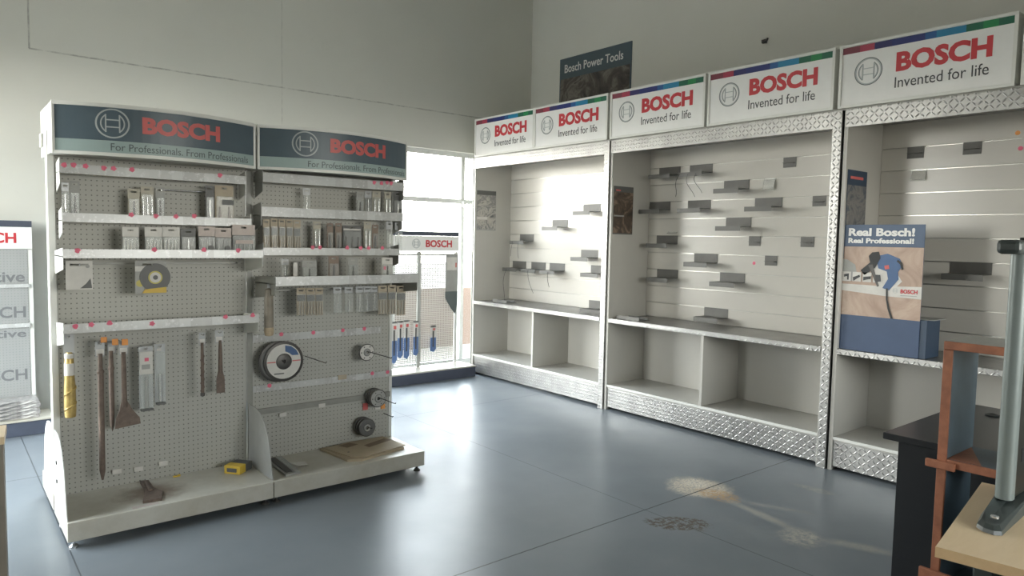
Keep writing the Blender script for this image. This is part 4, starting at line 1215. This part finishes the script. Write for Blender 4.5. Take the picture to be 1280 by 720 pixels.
# ------------------------------------------------------------------ discs on the right bay
def disc(x, z, y, r_, label, face='card_white', th=.006, hub=True, big=False):
    t = thing('grinding_disc', label, 'disc', (x, y, z-r_), 'discs on hooks in the right bay')
    o = t.location.copy()
    ri = .011
    MB(o).lathe((x, y, z), (0, -1, 0), [(0, ri), (0, r_-.003), (.002, r_), (th-.002, r_), (th, r_-.003), (th, ri)], 48, True).build('abrasive_wheel', 'dark_steel', t, True)
    if big:
        MB(o).lathe((x, y-th-.0002, z), (0, -1, 0), [(0, r_*.40), (0, r_*.86), (.001, r_*.86), (.001, r_*.40)], 48, True).build('paper_label', face, t, True)
        bl = [(x+r_*q*math.cos(b), y-th-.0013, z+r_*q*math.sin(b)) for q, b in ((.80, .35), (.82, .7), (.82, 1.1), (.80, 1.5), (.50, 1.45), (.48, 1.0), (.50, .6))]
        MB(o).prism(bl, (0, -.0006, 0)).build('blue_print', 'toolblue', t)
        MB(o).box(x-r_*.84, x-r_*.42, y-th-.0019, y-th-.0013, z-.003, z+.003).box(x+r_*.42, x+r_*.84, y-th-.0019, y-th-.0013, z-.003, z+.003).build('red_line', 'dullred', t)
        MB(o).box(x-r_*.5, x+.0, y-th-.0019, y-th-.0013, z-r_*.62, z-r_*.56).build('small_print', 'card_dark', t)
    else:
        MB(o).lathe((x, y-th-.0002, z), (0, -1, 0), [(0, r_*.45), (0, r_*.90), (.001, r_*.90), (.001, r_*.45)], 40, True).build('paper_label', face, t, True)
        for k in range(6):
            b = k*PI/3
            MB(o).box(x+.72*r_*math.cos(b)-.004, x+.72*r_*math.cos(b)+.004, y-th-.0019, y-th-.0013, z+.72*r_*math.sin(b)-.004, z+.72*r_*math.sin(b)+.004).build('label_mark', 'card_dark', t)
    if hub:
        MB(o).lathe((x, y-th-.0002, z), (0, -1, 0), [(0, ri), (0, r_*.40), (.004, r_*.34), (.004, ri)], 32, True).build('hub_ring', 'card_grey' if not big else 'dark_steel', t, True)
    return t
disc(1.625, .742, 4.14, .122, 'largest grinding disc with a white paper face and blue print', big=True, th=.008)
disc(1.600, .742, 4.152, .124, 'dark grinding disc of the same size standing just behind the largest white faced one', th=.008, hub=False, face='card_dark')
disc(2.175, .751, 4.13, .056, 'small white faced grinding disc level with the largest disc', th=.008)
for k in range(3): disc(2.263+.0*k, .4345, 4.20-.030*k, .060, ['small dull disc at the back of the upper stack of three', 'small dull disc in the middle of the upper stack of three', 'small dull grey faced disc at the front of the upper stack of three'][k], face='card_grey', th=.012)
for k in range(3): disc(2.183+.0*k, .2495, 4.20-.030*k, .060, ['small dark disc at the back of the lower stack of three', 'small dark disc in the middle of the lower stack of three', 'small dark disc with a grey hub at the front of the lower stack of three'][k], face='card_dark', th=.012)
peg_hook(GB, oB, 1.612, .748, 4.09, 'dark_steel')
peg_hook(GB, oB, 1.80, .745, 3.92, 'dark_steel')
peg_hook(GB, oB, 2.175, .758, 3.60+.2, 'dark_steel')
peg_hook(GB, oB, 2.263, .4415, 3.90, 'dark_steel')
peg_hook(GB, oB, 2.183, .2565, 4.06, 'dark_steel')
peg_hook(GB, oB, 2.36, .30, 4.10, 'dark_steel')
MB(oB).box(2.20, 2.235, GY-.010, GY-.001, .345, .39).build('red_price_tag', 'dullred', GB)
MB(oB).box(2.335, 2.365, GY-.010, GY-.001, .335, .365).build('orange_price_tag', 'orange', GB)
MB(oB).box(2.29, 2.33, GY-.008, GY-.001, .335, .362).build('clear_price_tag', 'card_white', GB)
MB(oB).box(2.02, 2.08, GY-.010, GY-.0065, .57, .60).build('torn_tan_label', 'card_tan', GB)
M['postbag'] = plain('brown_grey_bag', (.24, .21, .165), .45, var=.15, scale=20)
# narrow long bag hanging at the middle post
r = thing('bit_bag', 'long narrow brown bag hanging at the post between the two gondola bays', 'bag', (1.478, 3.98, .93))
o = r.location.copy()
MB(o).lathe((1.478, 3.98, .93), (0, 0, 1), [(0, .012), (.006, .022), (.06, .026), (.20, .025), (.262, .022), (.27, .004)], 14).build('body', 'postbag', r, True)
MB(o).lathe((1.478, 3.98, .925), (0, 0, 1), [(0, .010), (.004, .023), (.03, .0275), (.05, .0265)], 14).build('foil_foot', 'bits', r, True)
MB(o).box(1.468, 1.488, 3.979, 3.981, 1.19, 1.223).build('hang_tab', 'bag', r)

# ------------------------------------------------------------------ things lying on the gondola decks
DZ = .1332
r = thing('spade_chisel', 'rusty brown spade chisel blade lying on the left deck', 'chisel', (.84, 4.04, DZ))
o = r.location.copy()
MB(o).prism([(.845, 4.20, DZ), (.885, 4.19, DZ), (.880, 4.05, DZ), (.905, 3.97, DZ), (.875, 3.86, DZ), (.79, 3.87, DZ), (.825, 4.0, DZ), (.838, 4.08, DZ)], (0, 0, .014)).build('blade', 'rust', r)
MB(o).tube([(.866, 4.15, DZ+.016), (.856, 4.0, DZ+.016)], .010, 10).build('rib', 'rust', r, True)
r = thing('small_box', 'small yellow and black box lying on the left deck near the middle post', 'box', (1.34, 4.10, DZ))
o = r.location.copy()
R_ = Matrix.Rotation(math.radians(38), 3, 'Z')
def rb(x0, x1, y0, y1, z0, z1, name, mat):
    m = MB((0, 0, 0)).box(x0, x1, y0, y1, z0, z1, .003)
    for v in m.bm.verts: v.co = R_ @ v.co
    return m.build(name, mat, r)
rb(-.062, -.002, -.05, .05, 0, .048, 'yellow_sleeve', 'yellow'); rb(-.0015, .062, -.05, .05, 0, .047, 'black_body', 'card_dark')
rb(-.063, -.0625, -.03, .03, .012, .034, 'side_print', 'card_dark')
m = MB((1.03, 4.20, DZ)).box(1.012, 1.036, 4.19, 4.203, DZ, DZ+.008, .002).box(1.036, 1.05, 4.193, 4.2, DZ, DZ+.012, .001).build('plastic_clip', 'yellow')
tag(m, 'tiny yellow plastic clip at the foot of the left pegboard', 'clip')
m = MB((.80, 3.83, DZ)).prism([(.735, 3.818, DZ), (.80, 3.822, DZ), (.86, 3.826, DZ), (.85, 3.852, DZ), (.78, 3.846, DZ), (.735, 3.85, DZ)], (0, 0, .001)).build('torn_label', 'card_pink')
tag(m, 'torn pinkish label stuck on the front edge of the left deck', 'label')
# cardboard sheets
r = thing('cardboard_sheet', 'top tan cardboard sheet with two brown rectangles on the right deck', 'cardboard', (2.12, 4.06, DZ+.014))
o = r.location.copy()
top = [(1.90, 4.17), (1.955, 3.91), (2.05, 3.86), (2.352, 3.93), (2.352, 3.99), (2.33, 4.19), (2.10, 4.20)]
z_ = DZ+.0145
MB(o).prism([(p[0], p[1], z_) for p in top], (0, 0, .006)).build('sheet', 'cardboard', r)
MB(o).prism([(2.14, 4.02, z_+.0062), (2.335, 4.08, z_+.0062), (2.315, 4.14, z_+.0062), (2.13, 4.075, z_+.0062)], (0, 0, .0008)).build('brown_patch', 'cardboard_dark', r)
MB(o).prism([(2.02, 4.09, z_+.0062), (2.11, 4.115, z_+.0062), (2.08, 4.18, z_+.0062), (1.99, 4.16, z_+.0062)], (0, 0, .0008)).build('brown_patch', 'cardboard_dark', r)
MB(o).cyl((1.985, 4.0, z_+.006), (1.985, 4.0, z_+.0068), .008).build('dark_spot', 'card_dark', r)
low = [(1.885, 4.20), (1.92, 3.885), (2.0, 3.84), (2.335, 3.915), (2.30, 4.205)]
m = MB((2.1, 4.05, DZ)).prism([(p[0], p[1], DZ) for p in low], (0, 0, .013)).build('cardboard_sheet', 'cardboard')
tag(m, 'thicker tan cardboard sheet lying under the other one on the right deck', 'cardboard')
r = thing('blade_pack', 'clear grey pack with a white corner lying at the left of the right deck', 'pack', (1.58, 4.0, DZ))
o = r.location.copy()
MB(o).prism([(1.53, 4.20, DZ), (1.63, 4.19, DZ), (1.61, 3.85, DZ), (1.52, 3.84, DZ)], (0, 0, .012)).build('tray', 'card_grey', r)
MB(o).prism([(1.545, 4.17, DZ+.0125), (1.585, 4.17, DZ+.0125), (1.57, 3.87, DZ+.0125), (1.535, 3.87, DZ+.0125)], (0, 0, .004)).build('blade', 'dark_steel', r)
MB(o).prism([(1.62, 4.02, DZ+.0125), (1.70, 4.00, DZ+.0125), (1.69, 3.94, DZ+.0125), (1.63, 3.95, DZ+.0125)], (0, 0, .003)).build('white_corner', 'card_white', r)
MB(o).prism([(1.592, 4.17, DZ+.0125), (1.622, 4.17, DZ+.0125), (1.606, 3.87, DZ+.0125), (1.58, 3.87, DZ+.0125)], (0, 0, .003)).build('clear_cover', 'blister', r)

# ------------------------------------------------------------------ perforated display boards at the back wall
def board(x0, x1, label, through):
    r = thing('perforated_display_board', label, 'display board', ((x0+x1)/2, 6.40, 0), 'display boards at the back wall')
    o = r.location.copy()
    hz = 1.56
    MB((0, 0, 0)).box(x0+.03, x1-.03, 6.415, 6.418, .135, 1.362).build('perforated_panel', 'mesh' if through else 'mesh_solid', r).location = -o
    for q in (x0, x1-.029, (x0+x1)/2-.02):
        MB(o).box(q, q+(.029 if q != (x0+x1)/2-.02 else .04), 6.419, 6.449, .125, 1.36).build('upright', 'mesh_solid' if False else 'card_grey' if q == (x0+x1)/2-.02 else 'white_paint', r)
    MB(o).box(x0, x1, 6.405, 6.45, 1.364, hz-.035).build('header', 'white_print', r)
    MB(o).box(x0, x1, 6.40, 6.452, hz-.034, hz+.012).build('header_cap', 'base_navy', r)
    MB(o).box(x0-.03, x1+.09, 6.18, 6.48, .0, .105, .003).build('plinth', 'base_navy', r)
    MB(o).box(x0-.03, x1+.09, 6.17, 6.48, .1055, .122, .003).build('deck', 'deck', r)
    emblem('emblem', 'silver_print', r, o, (x0+(x1-x0)*.45, 6.4049, 1.443), .050, 'x', .0015, None, .14)
    lettering('lettering', 'BOSCH', 'red', r, o, (x0+(x1-x0)*.57, 6.4049, 1.405), 'x', .335, .078, .03)
    return r, o
M['fade'] = plain('faded_grey_print', (.17, .175, .18), .5)
DR, oR = board(3.50, 4.49, 'perforated display board in front of the bright window, right of the gondola', True)
DL, oL = board(-.42, .585, 'perforated display board cut off at the left edge, beyond the gondola', False)
MB(oR).box(3.70, 4.43, 6.375, 6.385, 1.325, 1.335).box(3.71, 3.72, 6.375, 6.414, 1.325, 1.335).box(4.41, 4.42, 6.375, 6.414, 1.325, 1.335).build('cross_bar', 'greytop', DR)
MB(oL).box(-.39, .56, 6.40, 6.414, 1.075, 1.10).build('label_strip', 'strip', DL)
MB(oL).box(-.39, .56, 6.40, 6.414, .775, .805).build('label_strip', 'strip', DL)
for z, txt, hh in ((1.115, 'sitive', .075), (.848, 'BOSCH', .085), (.70, 'sitive', .055), (.375, 'BOSCH', .085)):
    wv = .26 if txt == 'sitive' else .38
    lettering('faded_lettering', txt, 'fade', DL, oL, (.535-wv, 6.4149, z), 'x', wv, hh, .02)
# blade packs on the right display board
def blade_pack(x0, x1, z0, z1, label):
    r = thing('blade_pack', label, 'pack', ((x0+x1)/2, 6.36, z0), 'blade packs on the display board')
    o = r.location.copy(); h = z1-z0; y = 6.36
    MB(o).box(x0, x1, y, y+.0015, z0+h*.55, z1-.02, .0).build('white_top', 'card_white', r)
    MB(o).box(x0, x1, y, y+.0015, z1-.0195, z1).build('hang_strip', 'card_dark', r)
    MB(o).prism([(x0, y, z0+h*.549), (x1, y, z0+h*.549), (x1, y, z0+h*.1), (x0+(x1-x0)*.6, y, z0), (x0, y, z0+h*.05)], (0, .0015, 0)).build('blue_body', 'bluepack', r)
    MB(o).box(x0+(x1-x0)*.38, x0+(x1-x0)*.58, y-.004, y-.0002, z0+h*.2, z0+h*.8).build('blade', 'dark_steel', r)
    MB(o).box(x0+(x1-x0)*.4, x0+(x1-x0)*.85, y-.001, y-.0002, z0+h*.82, z0+h*.9).build('red_mark', 'dullred', r)
    xm = (x0+x1)/2
    MB(oR).tube([(xm, 6.4149, z1-.010), (xm, 6.34, z1-.010), (xm, 6.334, z1)], .003, 6).build('peg_hook', 'dark_steel', DR, True)
for i, q in enumerate(((3.628, 3.700, .196, .637), (3.705, 3.770, .247, .641), (3.778, 3.846, .233, .646))):
    blade_pack(*q, ['blue and white blade pack, leftmost of three close together beside the gondola edge', 'blue and white blade pack, middle of three close together beside the gondola edge', 'blue and white blade pack, right one of three close together beside the gondola edge'][i])
blade_pack(3.894, 3.956, .256, .631, 'blue and white blade pack on its own right of the group of three')
blade_pack(4.106, 4.178, .28, .567, 'slim blue and white blade pack alone on the right half of the board')
r = thing('saw_pack', 'large pale grey pack with a dark foot at the top right of the display board', 'pack', (4.36, 6.35, .675))
o = r.location.copy(); y = 6.35
MB(o).box(4.285, 4.445, y, y+.002, .93, 1.33).build('grey_card', 'card_grey', r)
MB(o).box(4.30, 4.43, y-.002, y-.0002, 1.16, 1.30).build('white_panel', 'card_white', r)
MB(o).prism([(4.285, y, .929), (4.445, y, .929), (4.445, y, .80), (4.42, y, .675), (4.36, y, .74), (4.28, y, .86)], (0, .002, 0)).build('dark_foot', 'darkgrey_print', r)
MB(o).box(4.41, 4.425, y-.003, y-.0021, 1.19, 1.24).build('red_mark', 'dullred', r)
MB(oR).tube([(4.36, 6.4149, 1.325), (4.36, 6.33, 1.325)], .003, 6).build('peg_hook', 'dark_steel', DR)
# wrapped magazines on the left plinth
zz = .1225
for k in range(5):
    h = (.026, .03, .024, .032, .03)[k]; dx = (0, .012, -.01, .015, -.004)[k]
    r = thing('magazine_bundle', ['bottom', 'second from the bottom', 'middle', 'second from the top', 'topmost'][k]+' plastic wrapped bundle in the stack on the left plinth' if k != 2 else 'middle plastic wrapped bundle in the stack of five on the left plinth', 'magazines', (.44, 6.28, zz), 'stack of wrapped magazines')
    o = r.location.copy()
    MB(o).box(.28+dx, .585+dx*.6, 6.20, 6.395, zz, zz+h*.93, .006).build('paper_block', 'paper', r)
    MB(o).prism([(.30+dx, 6.199, zz+.004), (.42+dx, 6.199, zz+h*.8), (.47+dx, 6.199, zz+h*.8), (.36+dx, 6.199, zz+.004)], (0, -.001, 0)).build('cover_print', 'card_dark', r)
    MB(o).prism([(.46+dx, 6.199, zz+.004), (.53+dx, 6.199, zz+h*.8), (.56+dx, 6.199, zz+h*.8), (.50+dx, 6.199, zz+.004)], (0, -.001, 0)).build('cover_print', 'card_white', r)
    zz += h*.93+.0006

# ------------------------------------------------------------------ black desk
r = thing('black_desk', 'black laminate desk in the right foreground in front of the nearest cabinet', 'desk', (3.4, .4, 0))
o = r.location.copy()
MB(o).box(3.0, 3.92, -.55, 1.235, .715, .742, .003).build('desk_top', 'black', r)
MB(o).box(3.045, 3.075, -.50, 1.19, .0, .7145).build('front_panel', 'black', r)
MB(o).box(3.076, 3.85, 1.165, 1.19, .0, .7145).build('end_panel', 'black', r)
MB(o).box(3.076, 3.85, -.50, -.475, .0, .7145).build('end_panel', 'black', r)
r2 = MB((3.72, 1.06, .7425)).lathe((3.72, 1.06, .7425), (0, 0, 1), [(0, .028), (.004, .03), (.007, .022), (.010, .012), (.012, .004)], 20).build('desk_grommet', 'black_soft', r, True)
r2.location = -Vector((0, 0, 0)) + Vector((3.72, 1.06, .7425)) - o

# ------------------------------------------------------------------ brown edged hutch
r = thing('hutch_shelf', 'tall grey shelf stand with red brown edges between the two desks', 'shelf', (2.79, .6, 0))
o = r.location.copy()
HX0, HX1, HY1, HY0 = 2.665, 2.92, .915, .45
def edged(x0, x1, y0, y1, z0, z1, name, mat, front=True):
    b = MB(o).box(x0+.012, x1, y0, y1, z0, z1).build(name, mat, r)
    if front: MB(o).box(x0, x0+.0118, y0-.0, y1+.0, z0, z1, .002).build('edge_band', 'brown_edge', b)
    return b
edged(HX0, HX1, HY1-.028, HY1, .0, 1.155, 'side_panel', 'bluegrey')
edged(HX0, HX1, HY0, HY0+.028, .0, 1.155, 'side_panel', 'bluegrey')
edged(HX0, HX1, HY0, HY1, 1.156, 1.184, 'top_shelf', 'greytop')
edged(HX0, HX1, HY0+.029, HY1-.029, .752, .780, 'middle_shelf', 'bluegrey')
edged(HX0, HX1, HY0+.029, HY1-.029, .30, .328, 'bottom_shelf', 'bluegrey')
for q in (HY1+.0005, HY1-.062-.0):
    MB(o).box(HX0-.018, HX0-.0005, HY1-.062, HY1+.030, .745, .772, .002)
MB(o).box(HX0-.014, HX0-.0005, HY1-.060, HY1+.032, .744, .772, .003).build('cleat', 'brown_edge', r)
MB(o).box(HX0-.016, HX0-.0005, HY1-.085, HY1+.032, .34, .385, .003).build('cleat', 'brown_edge', r)
MB(o).prism([(HX0+.013, HY1-.030, .7805), (HX0+.013, HY1-.13, .7805), (HX1-.02, HY1-.030, .7805)], (0, 0, .001)).build('brown_triangle', 'brown_edge', r)  # thin brown triangle lying on the middle shelf

# ------------------------------------------------------------------ pale wooden desk, lower right
r = thing('wooden_desk', 'pale wooden desk at the bottom right corner carrying a grey metal leg frame', 'desk', (2.25, .3, 0))
o = r.location.copy()
TP = [(1.935, .655), (2.597, .757), (2.74, -.17), (2.08, -.27)]
m = MB(o).prism([(p[0], p[1], .724) for p in TP], (0, 0, .026)).build('desk_top', 'lightwood', r)
ins = [(1.933, .656), (2.079, -.271), (2.081, -.2712), (1.936, .6555)]
MB(o).prism([(1.9335, .655, .7235), (1.9348, .6552, .7235), (2.0798, -.2698, .7235), (2.0785, -.27, .7235)], (0, 0, .0268)).build('edge_band', 'lightwood_edge', m)
for px_, py_ in ((2.06, .58), (2.50, .65), (2.62, -.08), (2.18, -.16)):
    MB(o).box(px_-.022, px_+.022, py_-.022, py_+.022, 0, .7235, .004).build('leg', 'footgrey', r)
MB(o).prism([(2.09, .57, .60), (2.20, -.13, .60), (2.215, -.128, .60), (2.105, .572, .60)], (0, 0, .12)).build('apron', 'black_soft', r)
# grey metal leg frame standing on it
r = thing('metal_leg_frame', 'upright grey metal desk leg with dark foot and arm standing on the pale wooden desk', 'desk leg', (2.40, .625, .7505))
o = r.location.copy(); z0 = .7508
foot = [(2.135, .588), (2.150, .573), (2.60, .592), (2.60, .640), (2.36, .668), (2.24, .652), (2.160, .636), (2.140, .615)]
m = MB(o)
f0 = [m.bm.verts.new(Vector((x, y, z0))-o) for x, y in foot]
cx, cy = 2.37, .620
f1 = [m.bm.verts.new(Vector((cx+(x-cx)*.985, cy+(y-cy)*.96, z0+.010))-o) for x, y in foot]
f2 = [m.bm.verts.new(Vector((cx+(x-cx)*.90, cy+(y-cy)*.72, z0+.018+.020*max(0, min(1, (x-2.14)/.2))))-o) for x, y in foot]
k = len(foot)
for A, B in ((f0, f1), (f1, f2)):
    for i in range(k): m.bm.faces.new((A[i], A[(i+1) % k], B[(i+1) % k], B[i]))
m.bm.faces.new(f0[::-1]); m.bm.faces.new(f2)
m.build('foot', 'footgrey', r)
MB(o).cyl((2.20, .606, z0+.026), (2.20, .606, z0+.031), .010).build('foot_screw', 'steel', r, True)
# column: rounded front tube plus deep dark cover
m = MB(o)
sec = []
for i in range(13):
    b = PI/2 + PI*i/12
    sec.append((2.362+.020*math.cos(b), .632+.022*math.sin(b)))
sec += [(2.378, .610), (2.378, .654)]
m.prism([(x, y, z0+.036) for x, y in sec], (0, 0, 1.487-z0-.036)); m.build('column', 'postgrey', r, True)
cv = MB(o).box(2.3785, 2.56, .614, .648, z0+.034, 1.4865, .006).build('cable_cover', 'olive', r)
MB(o).box(2.43, 2.45, .6128, .6138, .885, .925, .0).build('slot', 'black_soft', cv)
MB(o).box(2.262, 2.80, .606, .664, 1.4875, 1.527, .012).build('support_arm', 'footgrey', r)
MB(o).box(2.42, 2.62, .618, .652, 1.5275, 1.535, .003).build('arm_plate', 'black_soft', r)

# ------------------------------------------------------------------ table corner at the lower left
M['pedestal'] = plain('grey_brown_pedestal', (.22, .19, .15), .5)
r = thing('side_table', 'corner of a pale wooden table at the lower left edge of the photo', 'table', (-.2, 3.2, 0))
o = r.location.copy()
t = MB(o).prism([(-.62, 3.36, .722), (.205, 3.31, .722), (.185, 3.12, .722), (-.64, 3.05, .722)], (0, 0, .028)).build('table_top', 'lightwood', r)
MB(o).prism([(-.58, 3.325, 0), (.196, 3.295, 0), (.182, 3.13, 0), (-.59, 3.085, 0)], (0, 0, .7215)).build('pedestal', 'pedestal', r)
